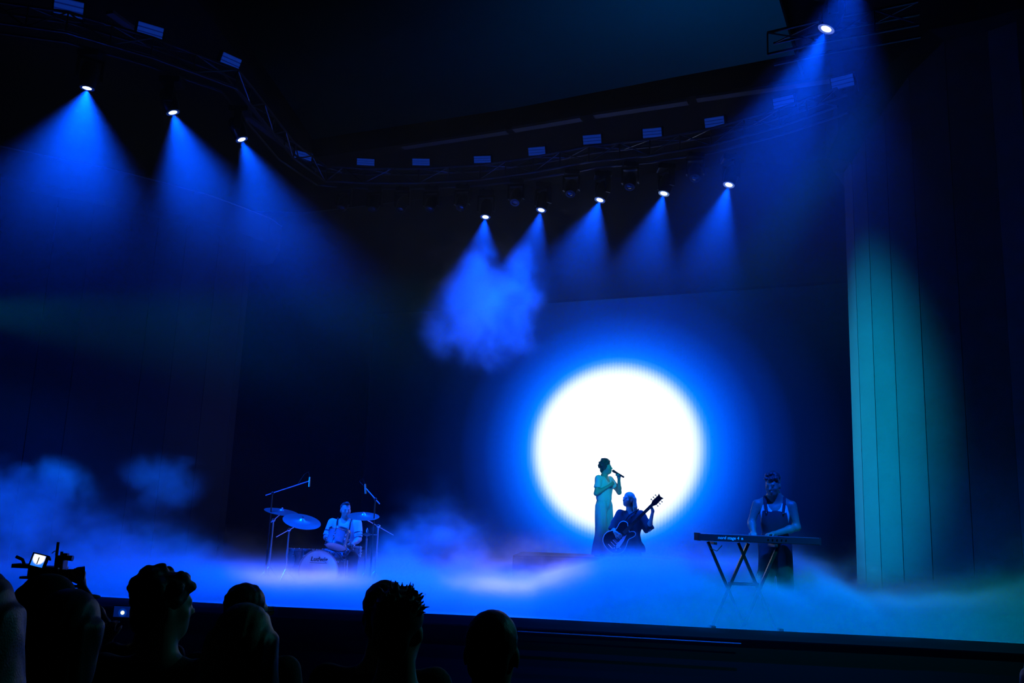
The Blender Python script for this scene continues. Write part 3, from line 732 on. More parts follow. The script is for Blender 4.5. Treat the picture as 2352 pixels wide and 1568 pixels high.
def add_arm(f, sh, el, wr, r=(0.050, 0.041, 0.038, 0.026), k=0.03):
    f.cap(sh, el, r[0], r[1], k); m = el + (wr - el) * 0.3; f.cap(el, m, r[1] * 0.98, r[2] * 1.08, k); f.cap(m, wr, r[2] * 1.05, r[3], k)
def sleeve(f, a, b, r0, r1, k=0.04):
    d = (b - a) / np.linalg.norm(b - a); f.cap(a, b, r0, r1, k); f.ell(b + d * r1 * 0.95, npv(1, 1, 1) * r1 * 1.02, 0.004, 's')
def add_leg(f, hip, kn, an, toe, r=(0.085, 0.056, 0.052, 0.036), k=0.04):
    f.cap(hip, kn, r[0], r[1], k); m = kn + (an - kn) * 0.3; f.cap(kn, m, r[1] * 0.95, r[2] * 1.05, k); f.cap(m, an, r[2] * 1.03, r[3], k)
    heel = an + npv(0, 0, -0.045); f.cap(heel, toe, 0.038, 0.030, 0.02)
def add_torso(f, pel, chest, neck, w=1.0, dpt=1.0, yaw=0.0, breast=0.0):
    R = rotz(yaw)
    f.ell(pel, npv(0.160 * w, 0.115 * dpt, 0.13), 0.05, 'u', R)
    mid = (pel + chest) / 2
    f.ell(mid, npv(0.135 * w, 0.100 * dpt, 0.16), 0.08, 'u', R)
    f.ell(chest, npv(0.170 * w, 0.118 * dpt, 0.19), 0.08, 'u', R)
    f.cap(chest + R @ npv(-0.13 * w, 0.01, 0.10), chest + R @ npv(0.13 * w, 0.01, 0.10), 0.062, 0.062, 0.07)
    f.cap(chest + npv(0, 0.02, 0.10), neck, 0.070, 0.056, 0.05)
FOLD = lambda amp, fx, fz, ph=0.0: (lambda V: np.stack([amp * np.sin(V[:, 2] * fz + 3 * np.sin(V[:, 0] * fx + ph)) * 0.6, amp * np.sin(V[:, 2] * fz * 0.7 + V[:, 0] * fx * 1.3 + ph), 0 * V[:, 2]], 1))
def CURL(amp, fr, ph=0.0):
    def g(V):
        x, y, z = V[:, 0] * fr, V[:, 1] * fr, V[:, 2] * fr
        return amp * np.stack([np.sin(y + 1.7 * np.sin(z + ph)) + 0.6 * np.sin(2.3 * z + x), np.sin(z + 1.5 * np.sin(x + ph)) + 0.6 * np.sin(2.1 * x + y), np.sin(x + 1.6 * np.sin(y + ph)) + 0.6 * np.sin(2.2 * y + z)], 1)
    return g

M_skin = mat('skin', (0.44, 0.30, 0.23), 0.5, var=0.06, vscale=20)
M_skin2 = mat('skin_tan', (0.24, 0.15, 0.10), 0.5, var=0.06, vscale=20)
def hairmat(name, col, rough=0.5):
    m = mat(name, col, rough, var=0.3, vscale=60, bump=0.15, bscale=200, sheen=0.15); return m
M_hair_dark = hairmat('hair_dark', (0.025, 0.018, 0.014))
M_hair_brown = hairmat('hair_brown', (0.07, 0.045, 0.03))
M_hair_blond = hairmat('hair_blond', (0.42, 0.32, 0.20))
M_shirt_white = mat('cotton_white', (0.60, 0.60, 0.62), 0.85, var=0.05, bump=0.2, bscale=120)
M_cloth_black = mat('cotton_black', (0.02, 0.02, 0.023), 0.85, bump=0.25, bscale=120, sheen=0.1)
M_denim_black = mat('denim_black', (0.018, 0.018, 0.022), 0.85, bump=0.35, bscale=160)
M_trouser_cream = mat('trouser_cream', (0.46, 0.48, 0.56), 0.8, var=0.05, bump=0.2, bscale=80)
M_cloth_grey = mat('cotton_grey', (0.06, 0.06, 0.065), 0.85, bump=0.25, bscale=120)
M_shoe = mat('shoe_black', (0.02, 0.02, 0.02), 0.4)

# ------------------------------------------------------------------ singer on the platform
Z_PL = 0.57
plat = [P_z(1178, 1275, Z_PL), P_z(1506, 1282, Z_PL), P_z(1539, 1288, Z_PL)]
plat = plat + [plat[2] + Vector((0.35, 0.9, 0)), plat[1] + Vector((0.15, 1.0, 0)), plat[0] + Vector((0.2, 1.9, 0))]
pc = sum(plat, Vector()) / len(plat); pc.z = 0
root = thing('platform', pc, 'low dark stage platform under the singer', 'platform')
rel = [Vector((p.x - pc.x, p.y - pc.y, 0)) for p in plat]
MB().prism([p + Vector((0, 0, Z_PL - 0.03)) for p in rel], (0, 0, 0.03)).build('top_board', mat('platform_top', (0.02, 0.02, 0.022), 0.8, bump=0.05, spec=0.1), root)
for a, b in zip(rel, rel[1:] + rel[:1]):
    n_ = Vector((0, 0, 0)) - (a + b) / 2; n_.z = 0; n_.normalize()
    MB().prism([a, b, b + Vector((0, 0, Z_PL - 0.034)), a + Vector((0, 0, Z_PL - 0.034))], n_ * 0.02).build('skirt', M_black, root)

S_LOC = P_y(1385, 1277, 17.2); S_LOC.z = Z_PL
singer = thing('person', S_LOC, 'singer in a pale shirt and wide pale trousers singing into a microphone', 'person', rz=math.radians(50))
hc = npv(0.0, -0.035, 1.645); hR = rotz(math.radians(22)) @ rotx(math.radians(-4))
f = Field()
add_torso(f, npv(0, 0, 0.98), npv(0, 0.005, 1.30), npv(0, -0.005, 1.53), 0.95)
f.cap(npv(0, 0.01, 1.48), hc + npv(0, 0.02, -0.05), 0.056, 0.054, 0.03)
add_head(f, hc, hR, 1.02)
ra = (npv(-0.185, 0.005, 1.435), npv(-0.265, 0.0, 1.155), npv(-0.085, -0.185, 1.315))
la = (npv(0.185, 0.005, 1.435), npv(0.265, -0.16, 1.20), npv(0.135, -0.235, 1.455))
add_arm(f, *ra); add_arm(f, *la)
add_hand(f, ra[2], npv(0.10, -0.02, 0.055), npv(0.2, 1, 0.0), -1, (0.35, 0.4, 0.3))
mouth = hc + hR @ npv(0, -0.118, -0.058)
mic_tail = npv(0.105, -0.405, 1.455)
mic_dir = (mic_tail - mouth) / np.linalg.norm(mic_tail - mouth)
grip = mouth + mic_dir * 0.11
# fist round the microphone: palm below, fingers closing over
add_hand(f, la[2], (grip - la[2]) / np.linalg.norm(grip - la[2]) * 0.9 + npv(0, 0.0, 0.25), npv(-1.0, -0.15, 0.25), 1, (1.0, 1.2, 0.8), 0.02, 1.0, (0.7, 0.7))
for sg in (-1, 1):
    add_leg(f, npv(sg * 0.085, 0, 0.92), npv(sg * 0.13, -0.02, 0.50), npv(sg * 0.175, 0.02, 0.075), npv(sg * 0.205, -0.15, 0.032))
field_obj('body', f.mesh(0.0075), M_skin, singer)
f = Field()
add_torso(f, npv(0, 0, 1.07), npv(0, 0.005, 1.30), npv(0, -0.005, 1.46), 1.05, 1.14)
sleeve(f, ra[0], ra[0] + (ra[1] - ra[0]) * 0.55, 0.066, 0.064, 0.03); sleeve(f, la[0], la[0] + (la[1] - la[0]) * 0.55, 0.066, 0.064, 0.03)
f.cutz(1.01).cutz(1.515, False)
f.ell(npv(0, -0.10, 1.49), npv(0.06, 0.09, 0.12), 0.01, 's')
field_obj('shirt', f.mesh(0.009, FOLD(0.006, 30, 22)), M_shirt_white, singer)
f = Field()
f.ell(npv(0, 0, 0.98), npv(0.168, 0.128, 0.13), 0.05)
for sg in (-1, 1):
    f.cap(npv(sg * 0.090, 0, 0.93), npv(sg * 0.135, -0.025, 0.5), 0.112, 0.096, 0.03).cap(npv(sg * 0.135, -0.025, 0.5), npv(sg * 0.185, 0.0, 0.06), 0.096, 0.106, 0.02)
f.cutz(0.035).cutz(1.065, False)
field_obj('trousers', f.mesh(0.009, FOLD(0.008, 40, 6, 1.0)), M_trouser_cream, singer)
MB().lathe([(0.150, 1.045), (0.156, 1.05), (0.156, 1.075), (0.150, 1.08)], n=28).xform(Matrix.Diagonal((1.0, 0.80, 1, 1))).build('belt', M_shoe, singer, smooth=40)
for sg in (-1, 1):
    q = Field().cap(npv(sg * 0.175, 0.03, 0.045), npv(sg * 0.208, -0.16, 0.036), 0.044, 0.036).cutz(0.002); field_obj('shoe', q.mesh(0.009), M_shoe, singer)
f = Field(); rnd = random.Random(3)
P = lambda x, y, z: hc + hR @ npv(x, y, z)
f.ell(P(0, 0.025, 0.062), npv(0.092, 0.100, 0.085), 0.02, 'u', hR)
for i in range(46):
    a = rnd.uniform(0, 2 * math.pi); z = rnd.uniform(-0.35, 1.0); r = math.sqrt(max(0, 1 - z * z))
    x, y = r * math.cos(a), r * math.sin(a)
    if y < -0.35 and z < 0.45: continue
    f.ell(P(0.088 * x, 0.022 + 0.098 * y, 0.062 + 0.088 * z), npv(1, 1, 1) * rnd.uniform(0.026, 0.042), 0.012)
for g in (-1, 1): f.ell(P(g * 0.076, 0.02, 0.0), npv(0.02, 0.035, 0.045), 0.02, 'u', hR)
f.ell(P(0, 0.085, -0.045), npv(0.06, 0.035, 0.05), 0.03, 'u', hR)
field_obj('hair', f.mesh(0.007, CURL(0.003, 90)), M_hair_brown, singer)
# microphone
mic = thing('microphone', S_LOC + Vector(rotz(math.radians(50)) @ (mouth + mic_dir * 0.02)), "microphone held at the singer's mouth", 'microphone')
md = Vector(rotz(math.radians(50)) @ mic_dir)
MB().lathe([(0.004, -0.028), (0.018, -0.022), (0.025, -0.004), (0.0255, 0.006), (0.022, 0.020)], axis=md, n=16).build('grille', mat('mic_mesh', (0.05, 0.05, 0.05), 0.4, 0.8, bump=0.4, bscale=400), mic, smooth=50)
MB().lathe([(0.0235, 0.018), (0.0245, 0.022), (0.0245, 0.030), (0.0225, 0.032)], axis=md, n=16).build('collar', M_blackmetal, mic, smooth=40)
MB().lathe([(0.021, 0.030), (0.0185, 0.10), (0.0165, 0.20), (0.0165, 0.235), (0.012, 0.24)], axis=md, n=16).build('handle', M_blackmetal, mic, smooth=40)

# ------------------------------------------------------------------ guitarist in front of the platform
G_LOC = P_y(1446, 1300, 15.0); G_LOC.z = 0.0
GRZ = math.radians(-6)
gtr = thing('person', G_LOC, 'long-haired guitarist in a loose black shirt looking up at the singer', 'person', rz=GRZ)
hc = npv(-0.035, -0.02, 1.585); hR = rotz(math.radians(-52)) @ rotx(math.radians(-7))
# guitar runs from low image-left to high image-right, in front of the body
gA = npv(-0.175, -0.235, 0.985); gB = npv(0.46, -0.30, 1.64)     # body centre / headstock tip
gd = (gB - gA) / np.linalg.norm(gB - gA)
gn = npv(0, -1, 0.12); gn = gn - gd * (gn @ gd); gn /= np.linalg.norm(gn)
gt = np.cross(gd, gn)
f = Field()
add_torso(f, npv(0, 0, 0.93), npv(0, 0.0, 1.22), npv(0, -0.005, 1.45), 0.88, 0.95)
f.cap(npv(0, 0.01, 1.40), hc + npv(0, 0.02, -0.05), 0.05, 0.047, 0.03)
add_head(f, hc, hR, 0.95, 0.92)
pick = gA + gn * 0.055 + gd * 0.03
nk = gA + gd * 0.72 - gn * 0.01
ra = (npv(-0.165, 0.0, 1.355), npv(-0.27, -0.06, 1.095), pick + npv(-0.085, 0.01, 0.055))
la = (npv(0.165, 0.0, 1.355), npv(0.30, -0.05, 1.13), nk + npv(0.025, 0.045, -0.085))
add_arm(f, *ra, r=(0.043, 0.036, 0.034, 0.023)); add_arm(f, *la, r=(0.043, 0.036, 0.034, 0.023))
add_hand(f, ra[2], pick - ra[2] + npv(0.03, 0, -0.03), npv(0.25, 0.9, -0.35), -1, (0.45, 0.6, 0.4), 0.05, 0.92)
add_hand(f, la[2], npv(-0.03, -0.05, 0.11), npv(-0.7, -0.05, -0.2), 1, (0.7, 0.9, 0.6), 0.10, 0.92)
for sg in (-1, 1):
    add_leg(f, npv(sg * 0.085, 0, 0.88), npv(sg * 0.11, -0.02, 0.47), npv(sg * 0.13, 0.02, 0.07), npv(sg * 0.16, -0.14, 0.031), r=(0.082, 0.052, 0.048, 0.033))
field_obj('body', f.mesh(0.0075), M_skin, gtr)
f = Field()
add_torso(f, npv(0, 0, 0.95), npv(0, 0.0, 1.22), npv(0, -0.005, 1.385), 1.12, 1.22)
f.cap(npv(-0.15, 0, 0.80), npv(0.15, 0, 0.80), 0.11, 0.11, 0.08)
sleeve(f, ra[0], ra[0] + (ra[1] - ra[0]) * 0.95, 0.075, 0.088, 0.05); sleeve(f, la[0], la[0] + (la[1] - la[0]) * 0.98, 0.075, 0.090, 0.05)
f.cutz(0.76).cutz(1.435, False); f.ell(npv(0, -0.07, 1.42), npv(0.055, 0.06, 0.07), 0.01, 's')
field_obj('shirt', f.mesh(0.009, FOLD(0.008, 26, 18, 2.0)), M_cloth_black, gtr)
f = Field(); f.ell(npv(0, 0, 0.9), npv(0.165, 0.122, 0.12), 0.05)
for sg in (-1, 1): f.cap(npv(sg * 0.085, 0, 0.88), npv(sg * 0.12, -0.02, 0.45), 0.10, 0.09, 0.04).cap(npv(sg * 0.12, -0.02, 0.45), npv(sg * 0.13, 0.01, 0.06), 0.09, 0.085, 0.03)
f.cutz(0.03).cutz(0.99, False)
field_obj('trousers', f.mesh(0.010, FOLD(0.006, 30, 9)), M_denim_black, gtr)
for sg in (-1, 1): field_obj('shoe', Field().cap(npv(sg * 0.13, 0.03, 0.04), npv(sg * 0.163, -0.15, 0.034), 0.041, 0.034).cutz(0.002).mesh(0.009), M_shoe, gtr)
f = Field(); P = lambda x, y, z: hc + hR @ npv(x, y, z)
f.ell(P(0, 0.022, 0.045), npv(0.082, 0.098, 0.090), 0.02, 'u', hR)
for q in range(9):
    a = math.radians(20 + q * 17.5); x, y = 0.082 * math.cos(a), 0.02 + 0.092 * math.sin(a)
    top = P(x, y, 0.03); bot = P(x * 1.12, y * 1.05 + 0.01, -0.02); bot = npv(bot[0], bot[1], 1.33 + 0.02 * math.sin(q * 2.1))
    f.cap(top, npv(bot[0], bot[1], 1.47), 0.026, 0.028, 0.015).cap(npv(bot[0], bot[1], 1.47), bot, 0.028, 0.016, 0.015)
f.ell(P(0, -0.085, 0.01), npv(0.058, 0.055, 0.095), 0.012, 's', hR)
f.ell(P(0, -0.06, -0.07), npv(0.062, 0.062, 0.07), 0.012, 's', hR)
field_obj('hair', f.mesh(0.007, FOLD(0.003, 160, 12)), M_hair_blond, gtr)

# electric guitar (in the guitarist's frame, then turned with her)
gloc = G_LOC + Vector(rotz(GRZ) @ gA)
gui = thing('electric_guitar', gloc, 'black electric guitar with pale binding and white pickguard', 'guitar')
Rg = rotz(GRZ) @ np.stack([gt, gd, gn], 1)      # local x = across, y = along neck, z = face normal
gui.rotation_euler = Matrix(Rg.tolist()).to_euler(); GS = 1.13; gui.scale = (GS, GS, GS)
def gout(s=1.0):   # single-cutaway outline, y along the neck
    pts = [(0, -0.235), (0.07, -0.228), (0.13, -0.195), (0.165, -0.135), (0.17, -0.07), (0.15, -0.01), (0.122, 0.04), (0.112, 0.085), (0.128, 0.135), (0.135, 0.175), (0.118, 0.205), (0.085, 0.205), (0.060, 0.180), (0.045, 0.155), (0.03, 0.165),
           (-0.03, 0.20), (-0.06, 0.222), (-0.10, 0.215), (-0.130, 0.185), (-0.138, 0.14), (-0.122, 0.085), (-0.115, 0.04), (-0.140, -0.01), (-0.168, -0.07), (-0.168, -0.135), (-0.13, -0.198), (-0.07, -0.228)]
    out = []; n = len(pts)
    for i in range(n):
        p0, p1, p2, p3 = (Vector(pts[(i + j) % n]) for j in (-1, 0, 1, 2))
        for t in (0.0, 0.34, 0.67): out.append(tuple(0.5 * (2 * p1 + (p2 - p0) * t + (2 * p0 - 5 * p1 + 4 * p2 - p3) * t * t + (3 * p1 - p0 - 3 * p2 + p3) * t ** 3) * s))
    return out
M_gblack = mat('guitar_lacquer', (0.008, 0.008, 0.01), 0.12, coat=1.0)
M_bind = mat('ivory_binding', (0.7, 0.68, 0.6), 0.4)
MB().prism([(x, y, -0.045) for x, y in gout()], (0, 0, 0.045)).build('body', M_gblack, gui)
o_ = gout(); bnd = MB()
for z_ in (0.0,):
    bnd.tube([(x, y, z_) for x, y in o_] + [(*o_[0], z_), (*o_[1], z_)], 0.0055, 6)
bnd.build('binding', M_bind, gui)
MB().prism([(x, y, 0.0) for x, y in ((0.045, 0.10), (0.075, 0.02), (0.10, -0.10), (0.080, -0.14), (0.045, -0.11), (0.035, 0.0))], (0, 0, 0.008)).build('pickguard', mat('pickguard_white', (0.75, 0.73, 0.78), 0.3), gui)
MB().prism([(x, y, 0.0) for x, y in ((-0.022, 0.10), (0.022, 0.10), (0.0195, 0.66), (-0.0195, 0.66))], (0, 0, 0.020)).build('neck', mat('neck_wood', (0.10, 0.05, 0.03), 0.4), gui)
fb_ = MB().prism([(x, y, 0.0205) for x, y in ((-0.024, 0.085), (0.024, 0.085), (0.021, 0.655), (-0.021, 0.655))], (0, 0, 0.005)).build('fretboard', mat('rosewood', (0.06, 0.03, 0.02), 0.5), gui)
for q in range(20):
    y_ = 0.655 - 0.62 * (1 - 2 ** (-(q + 1) / 12.0)); MB().box((0, y_, 0.0265), (0.045, 0.003, 0.003)).build('fret', M_chrome, fb_)
hs = MB().prism([(x, y, -0.006) for x, y in ((-0.022, 0.655), (0.022, 0.655), (0.040, 0.70), (0.036, 0.80), (0.048, 0.835), (0.0, 0.82), (-0.048, 0.835), (-0.036, 0.80), (-0.040, 0.70))], (0, 0, 0.016)).build('headstock', M_gblack, gui)
for q in range(3):
    for sg in (-1, 1):
        m_ = MB().cyl((sg * 0.026, 0.70 + q * 0.042, 0.010), (sg * 0.026, 0.70 + q * 0.042, 0.028), 0.0045, n=8); m_.cyl((sg * 0.036, 0.70 + q * 0.042, 0.0), (sg * 0.062, 0.70 + q * 0.042, 0.0), 0.004, n=6); m_.box((sg * 0.066, 0.70 + q * 0.042, 0.0), (0.014, 0.018, 0.008), bev=0.003)
        m_.build('tuning_peg', M_chrome, hs)
for y_ in (0.045, -0.075): MB().box((0, y_, 0.006), (0.078, 0.038, 0.016), bev=0.004).build('pickup', M_chrome, gui)
MB().box((0, -0.125, 0.008), (0.085, 0.014, 0.016), bev=0.004).build('bridge', M_chrome, gui)
MB().box((0, -0.175, 0.007), (0.092, 0.016, 0.018), bev=0.005).build('tailpiece', M_chrome, gui)
for x_, y_ in ((0.115, -0.10), (0.095, -0.155), (0.075, -0.105), (0.055, -0.155)): MB().cyl((x_, y_, 0.0), (x_, y_, 0.018), 0.011, 0.009, n=12).build('knob', mat('knob_clear', (0.6, 0.58, 0.5), 0.15), gui, smooth=40)
MB().cyl((-0.10, 0.15, 0.0), (-0.095, 0.155, 0.02), 0.005, n=8).build('selector_switch', M_chrome, gui)
for q in range(6):
    x_ = -0.0165 + q * 0.0066; MB().cyl((x_ * 1.25, -0.165, 0.0275), (x_, 0.66, 0.0285), 0.0009, n=4, caps=False).build('string', M_chrome, gui)
st = MB(); rl_ = [npv(-0.12, -0.205, 1.21), npv(-0.02, -0.165, 1.34), npv(0.09, -0.09, 1.42), npv(0.13, 0.02, 1.44), npv(0.09, 0.13, 1.36), npv(-0.05, 0.165, 1.18), npv(-0.2, 0.10, 1.0), npv(-0.30, -0.08, 0.88), npv(-0.305, -0.21, 0.85)]
q_ = Matrix(np.stack([gt, gd, gn], 1).tolist()).transposed()
st.tube([(q_ @ (Vector(p) - Vector(gA))) / GS for p in rl_], 0.012, 6)
st.build('strap', M_shoe, gui)
cb = MB(); pj = Vector(rotz(GRZ) @ (gA + gt * 0.16 - gd * 0.22)) + G_LOC
cb.tube([pj, pj + Vector((-0.08, -0.02, -0.02)), pj + Vector((-0.17, -0.03, -0.16)), pj + Vector((-0.22, -0.02, -0.4)), Vector((pj.x - 0.2, pj.y + 0.05, 0.01)), Vector((pj.x - 0.9, pj.y + 0.3, 0.01))], 0.005, 6)
tag(cb.build('guitar_cable', M_shoe), 'black cable hanging from the electric guitar', 'cable')

# ------------------------------------------------------------------ keyboardist
K_Y = 12.0
K_LOC = P_y(1781, 1300, K_Y); K_LOC.z = 0.0
KRZ = math.radians(-14)
kb = thing('person', K_LOC, 'keyboard player in dark overalls and a pale vest leaning over the keys', 'person', rz=KRZ); kb.scale = (1.03, 1.03, 1.03)
hc = npv(-0.02, -0.105, 1.72); hR = rotz(math.radians(-22)) @ rotx(math.radians(14))
f = Field()
add_torso(f, npv(0, 0.02, 1.02), npv(0, -0.01, 1.37), npv(0, -0.05, 1.60), 1.05, 1.05)
f.cap(npv(0, -0.03, 1.54), hc + npv(0, 0.02, -0.05), 0.072, 0.066, 0.03); f.cap(npv(-0.14, 0.0, 1.515), npv(0.0, -0.02, 1.60), 0.05, 0.055, 0.06); f.cap(npv(0.14, 0.0, 1.515), npv(0.0, -0.02, 1.60), 0.05, 0.055, 0.06)
add_head(f, hc, hR, 1.12, 1.08)
KB_Z = 1.09
ra = (npv(-0.215, -0.01, 1.485), npv(-0.285, -0.04, 1.255), npv(-0.265, -0.245, 1.125))
la = (npv(0.215, -0.01, 1.485), npv(0.265, -0.02, 1.215), npv(-0.02, -0.25, 1.125))
add_arm(f, *ra, r=(0.058, 0.046, 0.044, 0.029)); add_arm(f, *la, r=(0.058, 0.046, 0.044, 0.029))
add_hand(f, ra[2], npv(0.0, -1, -0.05), npv(0.0, -0.1, -1), -1, (0.3, 0.55, 0.4)); add_hand(f, la[2], npv(-0.75, -0.65, -0.05), npv(0, -0.1, -1), 1, (0.3, 0.55, 0.4))
for sg in (-1, 1): add_leg(f, npv(sg * 0.09, 0.02, 0.97), npv(sg * 0.115, -0.01, 0.52), npv(sg * 0.13, 0.03, 0.08), npv(sg * 0.16, -0.15, 0.034))
field_obj('body', f.mesh(0.0075), M_skin2, kb)
f = Field(); add_torso(f, npv(0, 0.02, 1.05), npv(0, -0.01, 1.37), npv(0, -0.05, 1.52), 1.09, 1.12); f.cutz(1.05).cutz(1.565, False)
f.ell(npv(0, -0.12, 1.53), npv(0.085, 0.10, 0.13), 0.01, 's')
for sg in (-1, 1): f.ell(npv(sg * 0.225, -0.01, 1.50), npv(0.075, 0.2, 0.15), 0.01, 's')
field_obj('vest', f.mesh(0.009), M_shirt_white, kb)
f = Field(); add_torso(f, npv(0, 0.02, 1.02), npv(0, -0.01, 1.33), npv(0, -0.05, 1.40), 1.14, 1.22)
f.cutz(0.9).cutz(1.41, False); f.ell(npv(0, 0.18, 1.38), npv(0.3, 0.2, 0.22), 0.02, 's')
for sg in (-1, 1): f.ell(npv(sg * 0.24, 0.02, 1.42), npv(0.095, 0.25, 0.26), 0.02, 's')
f.ell(npv(0, 0.02, 1.0), npv(0.19, 0.135, 0.15), 0.06)
for sg in (-1, 1): f.cap(npv(sg * 0.09, 0.02, 0.96), npv(sg * 0.12, -0.01, 0.5), 0.115, 0.098, 0.04).cap(npv(sg * 0.12, -0.01, 0.5), npv(sg * 0.132, 0.02, 0.06), 0.098, 0.09, 0.03)
f.cutz(0.03)
ovr = field_obj('overalls', f.mesh(0.009, FOLD(0.005, 30, 10)), M_denim_black, kb)
for sg in (-1, 1):
    MB().tube([(sg * 0.10, -0.135, 1.395), (sg * 0.115, -0.115, 1.50), (sg * 0.120, -0.055, 1.575), (sg * 0.12, 0.02, 1.585), (sg * 0.09, 0.10, 1.50), (sg * 0.04, 0.135, 1.30)], 0.019, 6).build('strap', M_denim_black, ovr)
    MB().sphere((sg * 0.10, -0.152, 1.385), 0.012, 10, 6).build('buckle', M_chrome, ovr)
for sg in (-1, 1): field_obj('shoe', Field().cap(npv(sg * 0.13, 0.04, 0.045), npv(sg * 0.163, -0.16, 0.036), 0.045, 0.038).cutz(0.002).mesh(0.009), M_shoe, kb)
f = Field(); P = lambda x, y, z: hc + hR @ npv(x, y, z); rnd = random.Random(5)
f.ell(P(0, 0.026, 0.062), npv(0.091, 0.108, 0.088), 0.02, 'u', hR)
for i in range(26):
    a = rnd.uniform(0, 6.283); z = rnd.uniform(0.25, 1.0); r = math.sqrt(1 - z * z)
    f.ell(P(0.088 * r * math.cos(a), 0.02 + 0.106 * r * math.sin(a), 0.070 + 0.09 * z), npv(0.026, 0.034, 0.022), 0.014, 'u', hR)
f.ell(P(0, -0.12, -0.015), npv(0.09, 0.075, 0.08), 0.012, 's', hR)
field_obj('hair', f.mesh(0.007, CURL(0.002, 110)), M_hair_dark, kb)

# keyboard: seen from behind, wide panel with lettering
KC = P_y(1738, 1244, K_Y - 0.36)
KW, KD, KH = 1.47, 0.33, 0.088
kbd = thing('stage_keyboard', Vector((KC.x, KC.y, 1.045)), 'long dark stage keyboard with lettering on its back panel', 'keyboard', rz=math.radians(-1.5))
M_kred = mat('keyboard_shell', (0.05, 0.012, 0.012), 0.4)
MB().prism([(-KW / 2, -KD / 2, 0), (-KW / 2, KD / 2, 0), (-KW / 2, KD / 2, 0.055), (-KW / 2, 0.03, KH), (-KW / 2, -KD / 2 + 0.015, KH), (-KW / 2, -KD / 2, KH - 0.02)], (KW, 0, 0)).build('case', M_kred, kbd)
for sg in (-1, 1): MB().box((sg * (KW / 2 + 0.011), 0, KH / 2), (0.022, KD + 0.01, KH + 0.008), bev=0.006).build('end_cheek', M_black, kbd)
MB().box((0, -KD / 2 - 0.003, KH / 2), (KW, 0.006, KH - 0.012)).build('back_panel', M_black, kbd)
nk_ = 52
for q in range(nk_):
    MB().box((-KW / 2 + 0.11 + (KW - 0.14) * (q + 0.5) / nk_, 0.10, 0.066), ((KW - 0.14) / nk_ - 0.0015, 0.13, 0.018)).build('white_key', M_bind, kbd)
    if q % 7 in (0, 1, 3, 4, 5): MB().box((-KW / 2 + 0.11 + (KW - 0.14) * (q + 1.0) / nk_, 0.075, 0.081), (0.012, 0.085, 0.014)).build('black_key', M_gblack, kbd)
for q in range(5): MB().cyl((0.10 + q * 0.055, -KD / 2 - 0.006, 0.045), (0.10 + q * 0.055, -KD / 2 - 0.016, 0.045), 0.010, n=10).build('socket', M_chrome, kbd)
def text_mesh(name, body, size, loc, rot, m, parent, extr=0.002, shear=0.0, font_bold=0.0):
    cu = bpy.data.curves.new(name, 'FONT'); cu.body = body; cu.size = size; cu.extrude = extr; cu.align_x = 'CENTER'; cu.align_y = 'CENTER'; cu.shear = shear; cu.offset = font_bold
    t_ = bpy.data.objects.new(name, cu); COL.objects.link(t_)
    dg = bpy.context.evaluated_depsgraph_get(); me = bpy.data.meshes.new_from_object(t_.evaluated_get(dg)); bpy.data.objects.remove(t_)
    me.materials.clear(); me.materials.append(m)
    o = bpy.data.objects.new(name, me); COL.objects.link(o); o.parent = parent; o.location = loc; o.rotation_euler = rot
    return o
M_print = mat('print_white', (0.75, 0.75, 0.78), 0.5)
text_mesh('lettering', 'nord stage 4', 0.052, (-0.39, -KD / 2 - 0.0065, 0.043), (math.pi / 2, 0, 0), M_print, kbd, 0.0006, 0.1)
text_mesh('lettering', 'n', 0.05, (-0.22, -KD / 2 - 0.0065, 0.043), (math.pi / 2, 0, 0), M_print, kbd, 0.0006, 0.0, 0.001)
# X-stand under it
xs = thing('keyboard_stand', Vector((KC.x, KC.y, 0.022)), 'folding metal stand with crossed legs under the stage keyboard', 'stand', rz=math.radians(-1.5))
for sx in (-0.36, 0.02):
    for sg in (-1, 1):
        MB().box((sx + (0.03 if sg > 0 else -0.03), 0, 0.505), (0.035, 0.045, 1.10), Matrix.Rotation(sg * math.radians(24), 3, 'Y')).build('leg', M_blackmetal, xs)
for (x_, z_) in ((-0.55, 0.995), (0.20, 0.995)): MB().box((x_, 0, z_), (0.04, 0.36, 0.035), bev=0.008).build('support_arm', M_blackmetal, xs)
for (x_, z_) in ((-0.58, -0.005), (0.24, -0.005)): MB().box((x_, 0, z_), (0.05, 0.42, 0.03), bev=0.008).build('foot', M_blackmetal, xs)
MB().cyl((-0.36, 0, 0.51), (0.02, 0, 0.51), 0.02, n=10).build('pivot_bar', M_blackmetal, xs)
MB().tube([(-0.62, -0.05, 0.99), (-0.60, -0.09, 0.93), (-0.52, -0.10, 0.90), (-0.45, -0.07, 0.97)], 0.006, 6).build('cable_loop', M_shoe, xs)
p = P_y(1727, 1366, K_Y + 0.05)
cs = thing('stage_box', Vector((p.x, p.y, 0)), 'small dark stage box on the deck beside the keyboard player', 'box')
MB().prism([(-0.085, -0.12, 0), (0.085, -0.12, 0), (0.06, -0.07, 0.40), (-0.05, -0.07, 0.40)], (0, 0.24, 0)).build('body', M_black, cs)
MB().box((0.005, 0.05, 0.405), (0.08, 0.16, 0.012), bev=0.004).build('lid', M_blackmetal, cs)
MB().tube([(0, -0.02, 0.41), (-0.02, -0.03, 0.50), (0.05, -0.02, 0.60), (0.10, 0.02, 0.72)], 0.005, 6).build('cable', M_shoe, cs)

